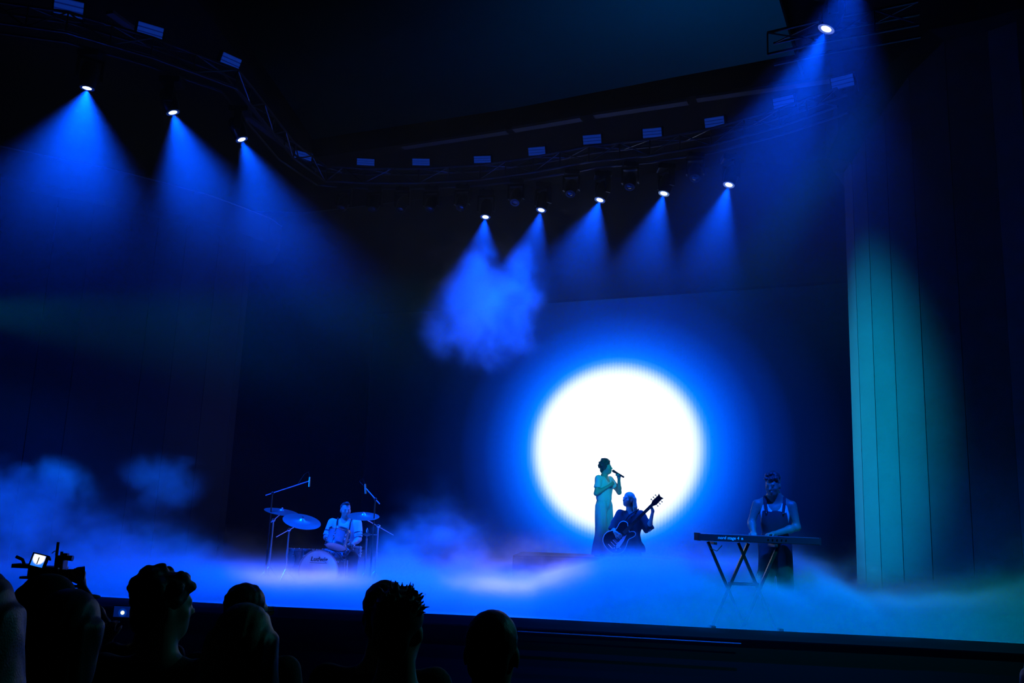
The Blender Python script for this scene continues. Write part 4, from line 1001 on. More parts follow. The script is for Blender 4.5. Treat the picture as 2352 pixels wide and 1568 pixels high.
# ------------------------------------------------------------------ drummer and drum kit
DY = 14.2
M_drumshell = mat('drum_wrap', (0.30, 0.30, 0.34), 0.22, 0.3, var=0.3, vscale=6, coat=0.6)
M_head = mat('drum_skin', (0.72, 0.72, 0.72), 0.5)
M_cymbal = mat('cymbal_bronze', (0.36, 0.34, 0.30), 0.38, 0.9, bump=0.15, bscale=60)
def drum(name, loc, r, h, axis, label, lugs=8, skins=(True, True), wrap=None):
    root = thing(name, loc, label, 'drum'); a = Vector(axis).normalized(); u = a.orthogonal().normalized(); w_ = a.cross(u)
    MB().lathe([(r * 0.97, -h / 2), (r * 0.97, h / 2)], axis=a, n=40, close=False).build('shell', wrap or M_drumshell, root, smooth=40)
    for sg in (-1, 1):
        MB().lathe([(r * 0.985, sg * (h / 2 - 0.035)), (r * 1.025, sg * (h / 2 - 0.03)), (r * 1.025, sg * (h / 2 + 0.006)), (r * 0.985, sg * (h / 2 + 0.006))], axis=a, n=40, close=False).build('hoop', M_darkchrome, root, smooth=40)
        MB().lathe([(r * 0.985, sg * (h / 2 - 0.003)), (r * 0.5, sg * (h / 2 - 0.001)), (0.001, sg * (h / 2))], axis=a, n=40, close=False).build('drum_skin', M_head, root, smooth=60)
    for k in range(lugs):
        t = 2 * math.pi * (k + 0.5) / lugs; d = u * math.cos(t) + w_ * math.sin(t)
        for sg in (-1, 1):
            m_ = MB().cyl(a * sg * (h / 2 - 0.10) + d * r * 1.01, a * sg * (h / 2) + d * r * 1.03, 0.006, n=6); m_.sphere(a * sg * (h / 2 - 0.10) + d * r * 1.0, 0.018, 8, 6)
            m_.sphere(a * sg * (h / 2 + 0.004) + d * r * 1.03, 0.011, 8, 6)
            m_.build('lug', M_chrome, root, smooth=50)
    return root
bd_p = P_y(734, 1306, DY); bax = (Vector((-0.12, -1, 0.0))).normalized()
bd = drum('bass_drum', Vector((bd_p.x, bd_p.y + 0.2, 0.325)), 0.305, 0.40, bax, 'large bass drum with script lettering on its pale front skin', 10)
tx = text_mesh('lettering', 'Ludwig', 0.092, (0, 0, 0), (0, 0, 0), M_gblack, bd, 0.001, 0.25, 0.002)
tq = Matrix((Vector((bax.y * -1, bax.x, 0)), Vector((0, 0, 1)), bax)).transposed()
tx.rotation_euler = tq.to_euler(); tx.location = bax * 0.203 + Vector((0, 0, 0.165))
MB().box((0, 0, 0), (0.27, 0.006, 0.002)).build('underline', M_gblack, bd).rotation_euler = tq.to_euler()
bd.children[-1].location = bax * 0.2035 + Vector((0, 0, 0.112))
for sg in (-1, 1):
    MB().cyl((sg * 0.27, -0.02, -0.14), (sg * 0.42, -0.14, -0.325), 0.012, n=8).build('spur', M_chrome, bd)
tom_p = P_y(776, 1237, DY + 0.1)
tax = Vector((0.10, 0.42, 0.9)).normalized()
tom = drum('rack_tom', tom_p, 0.165, 0.27, tax, 'striped rack tom with bright chrome lugs before the drummer', 6)
MB().tube([Vector((0.05, 0.02, -0.05)), Vector((0.16, 0.10, -0.16)), Vector((0.10, 0.30, -tom_p.z + 0.55)), Vector((0.10, 0.32, -tom_p.z + 0.01))], 0.014, 8).build('mount', M_chrome, tom)
for k in range(3):
    t = 2 * math.pi * k / 3 + 0.4; MB().cyl((0.10, 0.32, -tom_p.z + 0.22), (0.10 + 0.26 * math.cos(t), 0.32 + 0.26 * math.sin(t), -tom_p.z + 0.01), 0.009, n=6).build('stand_leg', M_chrome, tom)
sn_p = P_y(803, 1272, DY + 0.55); sn_p.z = 0.60
sn = drum('snare_drum', sn_p, 0.18, 0.15, Vector((0, 0.12, 1)), 'dark snare drum on its stand below the rack tom', 8)
MB().cyl((0, 0, -0.09), (0, 0, -sn_p.z + 0.18), 0.014, n=8).build('stand', M_chrome, sn)
for k in range(3):
    t = 2 * math.pi * k / 3 + 0.9; MB().cyl((0, 0, -sn_p.z + 0.22), (0.24 * math.cos(t), 0.24 * math.sin(t), -sn_p.z + 0.01), 0.009, n=6).build('stand_leg', M_chrome, sn)
ft_p = P_y(690, 1285, DY + 0.75); ft_p.z = 0.40
ft = drum('floor_tom', ft_p, 0.20, 0.40, Vector((0, 0.03, 1)), 'floor tom standing in the fog beside the bass drum', 8)
for k in range(3):
    t = 2 * math.pi * k / 3 + 0.3; MB().cyl((0.215 * math.cos(t), 0.215 * math.sin(t), 0.12), (0.225 * math.cos(t), 0.225 * math.sin(t), -ft_p.z + 0.005), 0.009, n=6).build('leg', M_chrome, ft)
def tripod(root, base, z, rad=0.30, ph=0.0):
    for k in range(3):
        t = 2 * math.pi * k / 3 + ph; MB().cyl(base + Vector((0, 0, z)), base + Vector((rad * math.cos(t), rad * math.sin(t), 0.012)), 0.010, n=6).build('leg', M_darkchrome, root)
def cymbal_stand(px, py_c, px_s, py_s, Y, diam, tilt, label, tail=0.25):
    c = P_y(px, py_c, Y); j = P_y(px_s, py_s, Y + 0.02)
    root = thing('cymbal', Vector((j.x, j.y, 0)), label, 'cymbal', 'cymbals on boom stands'); b0 = Vector((j.x, j.y, 0))
    MB().cyl(Vector((0, 0, 0.25)), j - b0, 0.012, n=8).build('pole', M_darkchrome, root)
    MB().cyl(Vector((0, 0, 0.30)), Vector((0, 0, 0.62)), 0.017, n=8).build('lower_tube', M_darkchrome, root)
    MB().sphere(j - b0, 0.032, 10, 7).build('joint', M_chrome, root, smooth=50)
    ax = Vector(tilt).normalized(); neck = c - ax * 0.045
    d = (neck - j).normalized()
    MB().cyl(j - b0 - d * tail, neck - b0, 0.010, n=8).build('boom', M_chrome, root)
    m_ = MB().cyl(neck - b0, c - b0 + ax * 0.035, 0.008, n=8); m_.cyl(c - b0 + ax * 0.028, c - b0 + ax * 0.05, 0.016, n=8); m_.build('wing_nut', M_chrome, root)
    r = diam / 2
    MB().lathe([(0.006, 0.030), (0.03, 0.026), (r * 0.16, 0.012), (r * 0.2, 0.004), (r * 0.6, -0.006), (r, -0.022), (r, -0.0245), (r * 0.6, -0.009), (r * 0.2, 0.0), (0.006, 0.024)], origin=c - b0, axis=ax, n=40, close=False).build('cymbal_disc', M_cymbal, root, smooth=50)
    tripod(root, Vector((0, 0, 0)), 0.34, 0.30, px * 0.1)
cymbal_stand(694, 1194, 664, 1216, DY - 0.15, 0.58, (0.22, -0.36, 1), 'large crash cymbal nearest the bass drum, tilted to the audience', 0.22)
cymbal_stand(647, 1172, 628, 1194, DY + 0.35, 0.54, (0.16, -0.16, 1), 'thin crash cymbal behind the largest one', 0.05)
cymbal_stand(835, 1182, 869, 1208, DY + 0.30, 0.50, (0.03, -0.26, 1), "ride cymbal level with the drummer's chin", 0.28)
hp = P_y(843, 1227, DY + 0.35); hb = Vector((hp.x, hp.y, 0))
hh_ = thing('hi_hat', hb, 'closed pair of hi-hat cymbals on a thin stand', 'cymbal')
MB().cyl((0, 0, 0.2), (0, 0, hp.z + 0.10), 0.008, n=8).build('rod', M_chrome, hh_); MB().cyl((0, 0, 0.22), (0, 0, hp.z - 0.06), 0.014, n=8).build('pole', M_darkchrome, hh_)
for sg in (-1, 1): MB().lathe([(0.006, sg * 0.026), (0.035, sg * 0.020), (0.05, sg * 0.010), (0.17, sg * 0.003), (0.17, sg * 0.001), (0.05, sg * 0.006)], origin=(0, 0, hp.z), n=32, close=False).build('cymbal_disc', M_cymbal, hh_, smooth=50)
MB().cyl((0, 0, hp.z + 0.035), (0, 0, hp.z + 0.075), 0.018, n=10).build('clutch', M_chrome, hh_); tripod(hh_, Vector((0, 0, 0)), 0.30, 0.25)
def mic_stand(pts, Y, label, base_px, hang):
    """pts: boom tail, boom tip in pixels; base_px: the pole's top joint"""
    a = P_y(*pts[0], Y); b = P_y(*pts[1], Y); j = P_y(*base_px, Y); b0 = Vector((j.x, j.y, 0))
    root = thing('microphone_stand', b0, label, 'mic stand', 'overhead drum microphones')
    MB().cyl((0, 0, 0.2), j - b0, 0.010, n=8).build('pole', M_blackmetal, root)
    MB().sphere(j - b0, 0.026, 10, 6).build('joint', M_blackmetal, root, smooth=50)
    MB().cyl(a - b0, b - b0, 0.0085, n=8).build('boom', M_darkchrome, root)
    h0 = b - b0; d = Vector(hang)
    MB().cyl(h0 + d * 0.06, h0 - d * 0.09, 0.011, 0.013, n=10).build('microphone', M_darkchrome, root)
    MB().tube([h0 + d * 0.06, h0 + d * 0.14 + Vector((-0.03, 0, 0.0)), h0 + d * 0.10 + Vector((-0.09, 0, 0)), (a - b0).lerp(h0, 0.72)], 0.004, 6).build('cable', M_blackmetal, root)
    MB().cyl(Vector((0, 0, 0.2)), Vector((0, 0, 0.60)), 0.015, n=8).build('lower_tube', M_blackmetal, root); tripod(root, Vector((0, 0, 0)), 0.25, 0.30, 0.5)
mic_stand(((610, 1137), (711, 1104)), DY + 0.15, 'overhead microphone on a long slanting boom above the two crash cymbals', (626, 1132), (0.0, 0, 1.0))
mic_stand(((872, 1157), (839, 1120)), DY + 0.20, 'overhead microphone on a short steep boom above the ride cymbal', (862, 1146), (-0.12, 0, 1.0))
# drummer
D_LOC = P_y(786, 1290, DY + 0.75); D_LOC.z = 0
th = thing('drum_throne', D_LOC + Vector((0, 0.06, 0)), "round drummer's stool hidden behind the drums", 'stool')
MB().lathe([(0.01, 0.47), (0.155, 0.47), (0.17, 0.49), (0.17, 0.535), (0.15, 0.55), (0.01, 0.55)], n=28).build('seat', M_shoe, th, smooth=50); MB().cyl((0, 0, 0.2), (0, 0, 0.47), 0.016, n=8).build('pole', M_chrome, th); tripod(th, Vector((0, 0, 0)), 0.28, 0.26)
dr_ = thing('person', D_LOC, 'drummer in a white short-sleeved shirt with dark braces', 'person')
SZ = 0.13
hc = npv(0.0, -0.03, 1.235); hR = rotz(math.radians(24)) @ rotx(math.radians(4))
f = Field()
add_torso(f, npv(0, 0.04, 0.64), npv(0, 0.0, 0.92), npv(0, -0.01, 1.13), 1.08, 1.08)
f.cap(npv(0, 0.0, 1.06), hc + npv(0, 0.02, -0.05), 0.062, 0.058, 0.03); add_head(f, hc, hR, 1.02, 1.05)
ra = (npv(-0.205, 0.0, 1.035), npv(-0.265, -0.10, 0.80), npv(-0.15, -0.33, 0.80)); la = (npv(0.205, 0.0, 1.035), npv(0.255, -0.09, 0.79), npv(0.20, -0.33, 0.72))
add_arm(f, *ra, r=(0.055, 0.044, 0.042, 0.028)); add_arm(f, *la, r=(0.055, 0.044, 0.042, 0.028))
add_hand(f, ra[2], npv(0.4, -0.9, 0.0), npv(0.2, 0, -1), -1, (1.0, 1.2, 0.8), 0.02); add_hand(f, la[2], npv(-0.2, -1, 0), npv(-0.2, 0, -1), 1, (1.0, 1.2, 0.8), 0.02)
for sg in (-1, 1): add_leg(f, npv(sg * 0.09, 0.02, 0.60), npv(sg * 0.24, -0.42, 0.52), npv(sg * 0.24, -0.36, 0.09), npv(sg * 0.26, -0.55, 0.035))
field_obj('body', f.mesh(0.0085), M_skin, dr_)
f = Field(); add_torso(f, npv(0, 0.04, 0.66), npv(0, 0.0, 0.92), npv(0, -0.01, 1.06), 1.17, 1.22); sleeve(f, ra[0], ra[0] + (ra[1] - ra[0]) * 0.8, 0.072, 0.066, 0.03); sleeve(f, la[0], la[0] + (la[1] - la[0]) * 0.8, 0.072, 0.066, 0.03)
f.cutz(0.60).cutz(1.11, False); f.ell(npv(0, -0.10, 1.10), npv(0.055, 0.07, 0.07), 0.01, 's')
sh_ = field_obj('shirt', f.mesh(0.010, FOLD(0.004, 30, 20)), M_shirt_white, dr_)
for sg in (-1, 1): MB().tube([(sg * 0.095, -0.14, 0.70), (sg * 0.10, -0.158, 0.90), (sg * 0.108, -0.12, 1.05), (sg * 0.115, -0.03, 1.112), (sg * 0.10, 0.08, 1.07)], 0.013, 6).build('brace', M_cloth_black, sh_)
for sg in (-1, 1):
    a_ = (ra, la)[(sg + 1) // 2]; p0 = a_[0] + (a_[1] - a_[0]) * 0.58; p1 = a_[0] + (a_[1] - a_[0]) * 0.63
    MB().cyl(p0, p1, 0.072, 0.0715, n=20, caps=False).build('sleeve_stripe', M_cloth_black, sh_)
f = Field(); f.ell(npv(0, 0.03, 0.62), npv(0.18, 0.14, 0.11), 0.05)
for sg in (-1, 1): f.cap(npv(sg * 0.09, 0.02, 0.61), npv(sg * 0.24, -0.42, 0.52), 0.095, 0.075, 0.04).cap(npv(sg * 0.24, -0.42, 0.52), npv(sg * 0.24, -0.36, 0.08), 0.075, 0.066, 0.03)
f.cutz(0.04); field_obj('trousers', f.mesh(0.011), M_denim_black, dr_)
for sg in (-1, 1): field_obj('shoe', Field().cap(npv(sg * 0.24, -0.34, 0.045), npv(sg * 0.263, -0.56, 0.036), 0.044, 0.036).cutz(0.002).mesh(0.010), M_shoe, dr_)
f = Field(); P = lambda x, y, z: hc + hR @ npv(x, y, z)
f.ell(P(0, 0.03, 0.052), npv(0.080, 0.092, 0.080), 0.02, 'u', hR); f.ell(P(0, -0.035, 0.118), npv(0.045, 0.05, 0.028), 0.02, 'u', hR); f.ell(P(0, -0.11, 0.02), npv(0.08, 0.075, 0.085), 0.015, 's', hR)
field_obj('hair', f.mesh(0.008, CURL(0.002, 100)), M_hair_dark, dr_)
for sg, a_ in ((-1, ra), (1, la)):
    s0 = D_LOC + Vector(a_[2]) + Vector((0.05 * -sg * 0.3, -0.09, 0.0))
    m_ = MB().cyl((0, 0.10, 0.02), (-sg * 0.02, -0.28, 0.06), 0.007, 0.0055, n=8); m_.sphere((-sg * 0.02, -0.285, 0.061), 0.008, 8, 6)
    o = m_.build('drumstick', mat('stick_wood', (0.5, 0.36, 0.2), 0.5), None, smooth=50, loc=s0); tag(o, ('drumstick over the rack tom' if sg < 0 else "drumstick beside the hi-hat"), 'drumstick', 'drumsticks')
    if sg < 0: o['label'] = "wooden drumstick held over the rack tom"
    else: o['label'] = "wooden drumstick held on the hi-hat side"

# ------------------------------------------------------------------ audience
def floor_z(y): return -0.70 - 0.10 * (y - 3.0)
def std_body():
    f = Field(); hc = npv(0, -0.01, 1.635)
    add_torso(f, npv(0, 0.0, 0.96), npv(0, 0.01, 1.28), npv(0, 0.005, 1.50), 1.02); f.cap(npv(0, 0.015, 1.46), hc + npv(0, 0.03, -0.05), 0.060, 0.056, 0.03)
    for sg in (-1, 1):
        add_leg(f, npv(sg * 0.085, 0, 0.90), npv(sg * 0.10, -0.02, 0.49), npv(sg * 0.115, 0.02, 0.075), npv(sg * 0.14, -0.14, 0.032))
    return f, hc
CACHE = {}
def std_mesh(key, fn):
    if key not in CACHE: CACHE[key] = fn()
    return CACHE[key]
ARM_DOWN = lambda sg: (npv(sg * 0.20, 0.01, 1.40), npv(sg * 0.255, 0.03, 1.12), npv(sg * 0.24, -0.10, 0.88))
def person(px, py_top, Y, label, hair, hm, clothm=None, yaw=0.0, headyaw=0.0, female=False, arms=None, skinm=None, hgrp='people in the audience', lean=0.0, vox=0.012):
    top = P_y(px, py_top, Y); fz_ = floor_z(Y); s = (top.z - fz_) / 1.775
    root = thing('person', Vector((top.x, Y, fz_)), label, 'person', hgrp, rz=math.pi + yaw); root.scale = (s, s, s)
    f, hc = std_body(); hR = rotz(headyaw) @ rotx(lean)
    add_head(f, hc, hR, 1.0)
    AR = [(arms or {}).get(sg) or ARM_DOWN(sg) for sg in (-1, 1)]
    for sg, a in zip((-1, 1), AR):
        add_arm(f, *a[:3])
        if len(a) > 3: add_hand(f, a[2], a[3], a[4], a[5], a[6] if len(a) > 6 else (0.4, 0.5, 0.4))
        else: add_hand(f, a[2], npv(0, -0.25, -1), npv(-sg, 0, 0), sg * -1, (0.4, 0.5, 0.4))
    field_obj('body', f.mesh(vox if not arms else 0.009), skinm or M_skin, root)
    # clothes
    def shirt():
        g = Field(); add_torso(g, npv(0, 0.0, 0.97), npv(0, 0.01, 1.28), npv(0, 0.005, 1.44), 1.12, 1.16)
        for a in AR: sleeve(g, a[0], a[0] + (a[1] - a[0]) * 0.9, 0.068, 0.064, 0.04)
        g.cutz(0.86).cutz(1.495, False); return g.mesh(vox, FOLD(0.004, 30, 20))
    field_obj('shirt', shirt(), clothm or M_cloth_black, root)
    if 'tr' not in CACHE:
        g = Field(); g.ell(npv(0, 0, 0.93), npv(0.165, 0.125, 0.12), 0.05)
        for sg in (-1, 1): g.cap(npv(sg * 0.085, 0, 0.90), npv(sg * 0.105, -0.02, 0.48), 0.095, 0.075, 0.04).cap(npv(sg * 0.105, -0.02, 0.48), npv(sg * 0.118, 0.02, 0.06), 0.075, 0.07, 0.03)
        g.cutz(0.04); CACHE['tr'] = field_obj('trousers', g.mesh(0.015), M_denim_black, root).data
        CACHE['sh'] = [field_obj('shoe', Field().cap(npv(sg * 0.115, 0.03, 0.045), npv(sg * 0.143, -0.15, 0.036), 0.043, 0.036).cutz(0.002).mesh(0.013), M_shoe, root).data for sg in (-1, 1)]
    else:
        for nm, me in (('trousers', CACHE['tr']), ('shoe', CACHE['sh'][0]), ('shoe', CACHE['sh'][1])):
            o = bpy.data.objects.new(nm, me); COL.objects.link(o); o.parent = root
    g = Field(); Pp = lambda x, y, z: hc + hR @ npv(x, y, z); wob = CURL(0.002, 100); sp = []
    if hair == 'short':
        g.ell(Pp(0, 0.022, 0.050), npv(0.082, 0.098, 0.088), 0.02, 'u', hR); g.ell(Pp(0, 0.075, -0.03), npv(0.060, 0.035, 0.05), 0.03, 'u', hR)
    elif hair == 'buzz':
        g.ell(Pp(0, 0.018, 0.042), npv(0.078, 0.097, 0.087), 0.02, 'u', hR); g.ell(Pp(0, 0.07, -0.03), npv(0.060, 0.032, 0.05), 0.03, 'u', hR); wob = CURL(0.0008, 160)
    elif hair == 'thick':
        rnd = random.Random(int(px)); g.ell(Pp(0, 0.025, 0.045), npv(0.094, 0.108, 0.092), 0.02, 'u', hR); g.ell(Pp(0, 0.07, -0.04), npv(0.075, 0.05, 0.065), 0.03, 'u', hR)
        for i in range(34):
            a = rnd.uniform(0, 6.283); z = rnd.uniform(0.0, 1.0); r = math.sqrt(1 - z * z); g.ell(Pp(0.094 * r * math.cos(a), 0.022 + 0.105 * r * math.sin(a), 0.05 + 0.088 * z), npv(1, 1, 1) * rnd.uniform(0.018, 0.03), 0.014)
    elif hair == 'spiky':
        rnd = random.Random(int(px)); g.ell(Pp(0, 0.022, 0.048), npv(0.083, 0.10, 0.088), 0.02, 'u', hR); g.ell(Pp(0, 0.075, -0.03), npv(0.062, 0.035, 0.055), 0.03, 'u', hR)
        for i in range(60):
            a = rnd.uniform(0, 6.283); z = rnd.uniform(0.1, 1.0); r = math.sqrt(1 - z * z); d = npv(r * math.cos(a), r * math.sin(a), z)
            p0 = npv(0, 0.022, 0.048) + d * npv(0.078, 0.094, 0.082); p1 = p0 + (d + npv(rnd.uniform(-.3, .3), -0.25, rnd.uniform(0, .4))) * rnd.uniform(0.02, 0.036)
            g.cap(Pp(*p0), Pp(*p1), 0.009, 0.004, 0.006)
        wob = None
    elif hair == 'long':
        g.ell(Pp(0, 0.024, 0.045), npv(0.086, 0.102, 0.092), 0.02, 'u', hR)
        for q in range(13):
            a = math.radians(-8 + q * 16.4); x, y = 0.082 * math.cos(a), 0.022 + 0.092 * math.sin(a); t_ = Pp(x, y, 0.03); b_ = Pp(x * 1.18, y * 1.12 + 0.01, 0)
            g.cap(t_, npv(b_[0], b_[1], 1.50), 0.027, 0.031, 0.016).cap(npv(b_[0], b_[1], 1.50), npv(b_[0] * 1.05, max(b_[1], 0.10) + 0.02, 1.32 + 0.02 * math.sin(q * 2.3)), 0.031, 0.018, 0.016)
        wob = FOLD(0.003, 150, 10)
    elif hair == 'bob':
        g.ell(Pp(0, 0.024, 0.040), npv(0.090, 0.104, 0.094), 0.02, 'u', hR)
        for q in range(11):
            a = math.radians(-5 + q * 19); x, y = 0.086 * math.cos(a), 0.022 + 0.094 * math.sin(a); g.cap(Pp(x, y, 0.02), Pp(x * 0.82, y * 0.9, -0.13), 0.030, 0.026, 0.018)
        wob = FOLD(0.002, 150, 10)
    elif hair == 'cap':
        g.ell(Pp(0, 0.022, 0.030), npv(0.080, 0.098, 0.088), 0.02, 'u', hR); g.ell(Pp(0, 0.075, -0.03), npv(0.060, 0.034, 0.05), 0.03, 'u', hR)
    # keep the face free
    g.ell(Pp(0, -0.105, -0.005), npv(0.068, 0.062, 0.085), 0.012, 's', hR)
    field_obj('hair', g.mesh(0.008, wob), hm, root)
    if hair == 'cap':
        g = Field(); g.ell(Pp(0, 0.016, 0.060), npv(0.090, 0.106, 0.082), 0.02, 'u', hR).cutp(Pp(0, 0.0, 0.040), hR @ npv(0, 0.12, 1)); cap_ = field_obj('baseball_cap', g.mesh(0.008), M_cloth_black, root)
        g = Field(); g.ell(Pp(0, -0.115, 0.048), npv(0.075, 0.075, 0.010), 0.0, 'u', hR); field_obj('brim', g.mesh(0.006), M_cloth_black, cap_)
    return root, hc, hR, s
R_ = math.radians
person(-48, 1300, 2.1, 'person with shoulder-length hair cut off by the left edge of the frame', 'long', M_hair_dark, M_cloth_black, female=True, headyaw=R_(20))
person(122, 1318, 3.75, 'person in a dark baseball cap below the raised video camera', 'cap', M_hair_dark, headyaw=R_(-62))
person(172, 1345, 2.75, 'person with a smooth dark bob in front of the capped head', 'bob', M_hair_dark, M_cloth_black, headyaw=R_(-8))
person(386, 1306, 3.5, 'person with thick wavy dark hair, head turned towards the singer', 'thick', M_hair_dark, M_cloth_grey, headyaw=R_(-52))
gl = person(573, 1337, 4.15, 'person with cropped dark hair and glasses behind the long-haired head', 'short', M_hair_dark, M_cloth_grey, headyaw=R_(-35))
person(570, 1380, 2.75, 'person with long straight pale hair in the front of the crowd', 'long', M_hair_blond, M_cloth_grey, headyaw=R_(-6))
person(890, 1330, 3.5, 'person with short dark hair just behind the spiky-haired head', 'short', M_hair_dark, M_cloth_grey, headyaw=R_(-5))
person(922, 1348, 2.95, 'person with spiky dark hair near the middle of the crowd', 'spiky', M_hair_dark, M_cloth_black, headyaw=R_(-14))
person(1135, 1390, 2.65, 'person with a closely shaved head, rightmost of the middle crowd', 'buzz', M_hair_dark, M_cloth_black, headyaw=R_(-10))
person(2412, 1478, 2.9, 'person with pale hair at the lower right corner of the frame', 'long', M_hair_blond, M_cloth_grey)
# glasses on the person before the long pale hair
root, hc, hR, s = gl
G_ = thing('glasses', (0, 0, 0), 'thin-framed glasses catching teal light', 'glasses')
MW = Matrix.Translation(root.location) @ Matrix.Rotation(math.pi, 4, 'Z') @ Matrix.Diagonal((s, s, s, 1))
HT = Matrix(hR.tolist()).to_4x4(); HT.translation = Vector(hc)
G_.matrix_world = MW @ HT
for sg in (-1, 1):
    MB().tube([(sg * 0.032 + 0.022 * math.cos(t), -0.108, 0.010 + 0.019 * math.sin(t)) for t in (2 * math.pi * k / 16 for k in range(18))], 0.0022, 5).build('lens_rim', M_chrome, G_)
    MB().tube([(sg * 0.054, -0.108, 0.016), (sg * 0.075, -0.09, 0.016), (sg * 0.084, 0.0, 0.014), (sg * 0.082, 0.03, 0.0)], 0.0024, 5).build('temple', M_chrome, G_)
    MB().lathe([(0.021, -0.0008), (0.021, 0.0008)], origin=(sg * 0.032, -0.108, 0.010), axis=(0, 1, 0), n=16).build('lens', mat('glasses_lens', (0.5, 0.6, 0.6), 0.05, spec=0.9), G_)
MB().tube([(-0.012, -0.109, 0.014), (0, -0.112, 0.018), (0.012, -0.109, 0.014)], 0.0022, 5).build('bridge', M_chrome, G_)

# person filming with a phone, mostly hidden behind the wavy hair
PH = P_y(278, 1404, 6.03)
ps = person(345, 1362, 5.75, 'person holding up a phone, half hidden behind the wavy-haired head', 'short', M_hair_dark, M_cloth_grey, arms={1: (npv(0.20, 0.01, 1.40), npv(0.31, -0.10, 1.18), npv(0.345, -0.262, 1.43), npv(-0.02, 0.0, 1), npv(-0.3, -1, 0), -1, (0.5, 0.7, 0.5))})
ph = thing('phone', PH, 'phone held sideways, its screen showing the white disc', 'phone', rz=R_(3))
MB().box((0.025, 0, 0), (0.150, 0.009, 0.076), bev=0.004).build('case', M_shoe, ph)
def screen_mat(name, bg, disc, cx, cz, r, strength):
    m = bpy.data.materials.new(name); m.use_nodes = True; t = m.node_tree; t.nodes.clear(); L = t.links.new
    out = t.nodes.new('ShaderNodeOutputMaterial'); em = t.nodes.new('ShaderNodeEmission'); tc = t.nodes.new('ShaderNodeTexCoord')
    mp = t.nodes.new('ShaderNodeMapping'); mp.vector_type = 'POINT'; mp.inputs['Location'].default_value = (-cx / r, 0, -cz / r); mp.inputs['Scale'].default_value = (1 / r, 0, 1 / r)
    ln = t.nodes.new('ShaderNodeVectorMath'); ln.operation = 'LENGTH'; cr = t.nodes.new('ShaderNodeValToRGB')
    e = cr.color_ramp.elements; e[0].position = 0.32; e[0].color = (*disc, 1); e[1].position = 0.42; e[1].color = (*bg, 1); n3 = e.new(0.9); n3.color = (bg[0] * 0.2, bg[1] * 0.2, bg[2] * 0.25, 1)
    mr = t.nodes.new('ShaderNodeMath'); mr.operation = 'MULTIPLY'; mr.inputs[1].default_value = 0.36
    L(tc.outputs['Object'], mp.inputs['Vector']); L(mp.outputs[0], ln.inputs[0]); L(ln.outputs['Value'], mr.inputs[0]); L(mr.outputs[0], cr.inputs['Fac']); L(cr.outputs['Color'], em.inputs['Color']); L(em.outputs[0], out.inputs['Surface'])
    em.inputs['Strength'].default_value = strength; m.cycles.emission_sampling = 'NONE'
    return m
MB().box((0.025, -0.0052, 0), (0.138, 0.001, 0.066)).build('display', screen_mat('phone_picture', (0.0, 0.03, 0.30), (0.80, 0.85, 0.70), 0.012, -0.006, 0.012, 1.3), ph)

# camera operator with a shoulder-high film camera
CY = 6.4
CP = P_y(112, 1300, CY)
op = person(118, 1330, CY - 0.2, 'camera operator raising a film camera above the crowd', 'short', M_hair_dark, M_cloth_black,
            arms={1: (npv(0.20, 0.01, 1.42), npv(0.285, -0.12, 1.60), npv(0.185, -0.20, 1.80), npv(-0.06, -0.03, 1), npv(-1, 0.0, 0), -1, (0.7, 0.9, 0.6)), -1: (npv(-0.20, 0.01, 1.40), npv(-0.33, -0.16, 1.47), npv(-0.10, -0.24, 1.72), npv(0.05, 0, 1), npv(1, 0, 0), 1, (0.7, 0.9, 0.6))})
ck = 1.0
rig = thing('film_camera', CP, 'film camera rig with a lit monitor and a lens pointing across the stage', 'camera', rz=R_(0))
u = 1.0 / (FPX / CY)          # metres per photo pixel at that distance
def q(px, py, dy=0.0): return Vector(((px - 112) * u, dy, -(py - 1300) * u))
MB().box(q(112, 1312), (66 * u, 0.16, 24 * u), bev=0.01).build('body', M_blackmetal, rig)
MB().box(q(66, 1301), (58 * u, 0.10, 9 * u), bev=0.006).build('battery_plate', M_blackmetal, rig)
m_ = MB().tube([q(72, 1296), q(75, 1285), q(92, 1283), q(96, 1296)], 0.010, 8); m_.build('top_handle', M_blackmetal, rig)
MB().tube([q(37, 1282), q(52, 1288), q(58, 1299)], 0.011, 8).build('rear_grip', M_blackmetal, rig)
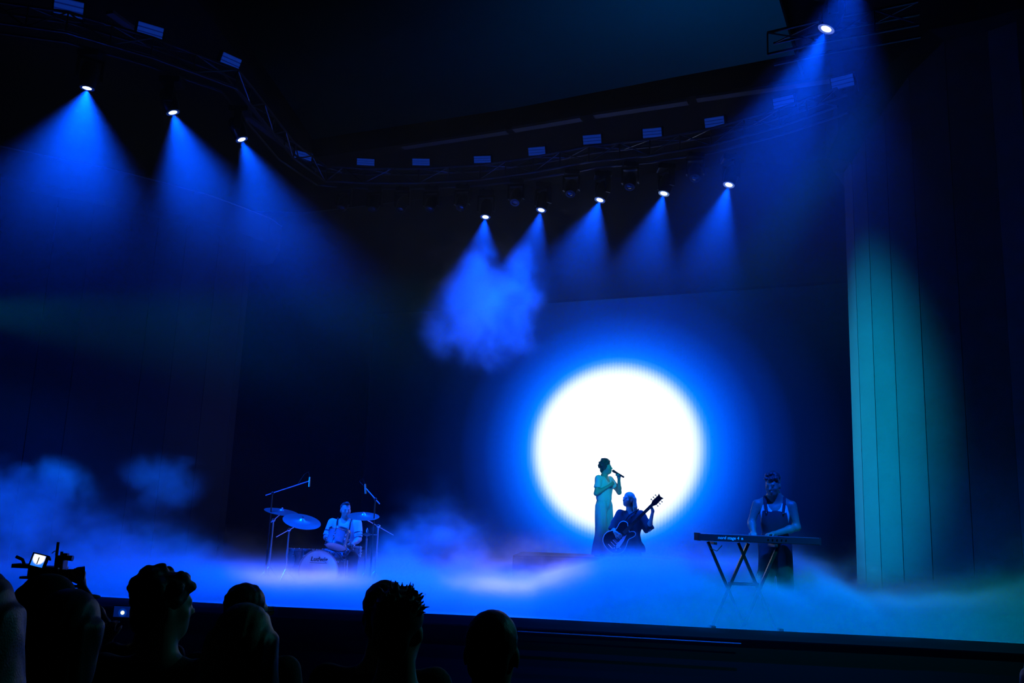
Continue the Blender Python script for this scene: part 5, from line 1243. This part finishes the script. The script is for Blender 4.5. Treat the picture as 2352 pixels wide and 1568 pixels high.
mon = MB().box((0, 0, 0), (36 * u, 0.025, 30 * u), bev=0.006).build('monitor', M_shoe, rig); mon.location = q(105, 1287, -0.10); mon.rotation_euler = (R_(-8), R_(11), 0)
MB().box((0, -0.0135, 0), (27 * u, 0.002, 25 * u)).build('display', screen_mat('monitor_picture', (0.02, 0.22, 1.0), (1.0, 1.0, 0.92), 0.0, 6 * u, 13 * u, 1.1), mon)
MB().box((0.0, -0.0150, -0.0), (0.006, 0.001, 0.045)).build('picture_figure', mat('picture_ink', (0.02, 0.03, 0.06), 0.6), mon)
MB().cyl(q(126, 1300), q(126, 1247), 0.0075, n=8).build('antenna', M_shoe, rig)
MB().cyl(q(126, 1276), q(126, 1247), 0.010, n=8).build('antenna_sleeve', M_shoe, rig)
MB().tube([q(115, 1272), q(120, 1267), q(125, 1266)], 0.003, 6).build('cable', M_shoe, rig)
m_ = MB().box(q(140, 1292), (16 * u, 0.08, 34 * u), bev=0.01); m_.build('viewfinder_mount', M_blackmetal, rig)
MB().cyl(q(143, 1280), q(163, 1281), 0.016, 0.019, n=12).build('viewfinder', M_blackmetal, rig, smooth=40)
MB().cyl(q(137, 1267), q(137, 1278), 0.010, n=10).build('thumb_screw', M_blackmetal, rig)
MB().box(q(147, 1273), (10 * u, 0.03, 5 * u)).build('accessory_shoe', M_blackmetal, rig)
MB().lathe([(11 * u, 0), (12 * u, 8 * u), (14 * u, 10 * u), (14 * u, 22 * u), (18 * u, 30 * u), (20 * u, 44 * u), (18.5 * u, 44 * u), (15 * u, 30 * u), (2 * u, 28 * u)], origin=q(144, 1319), axis=Vector((0.86, 0.5, 0.02)), n=28).build('lens', mat('lens_barrel', (0.02, 0.02, 0.024), 0.25), rig, smooth=40)
MB().tube([q(150, 1336), q(165, 1340), q(180, 1341)], 0.010, 8).build('rod', M_blackmetal, rig)
MB().box(q(100, 1326), (90 * u, 0.06, 5 * u)).build('base_plate', M_blackmetal, rig)
for dx in (-16, 8): MB().box(q(112 + dx, 1330), (8 * u, 0.05, 5 * u)).build('clamp', M_blackmetal, rig)
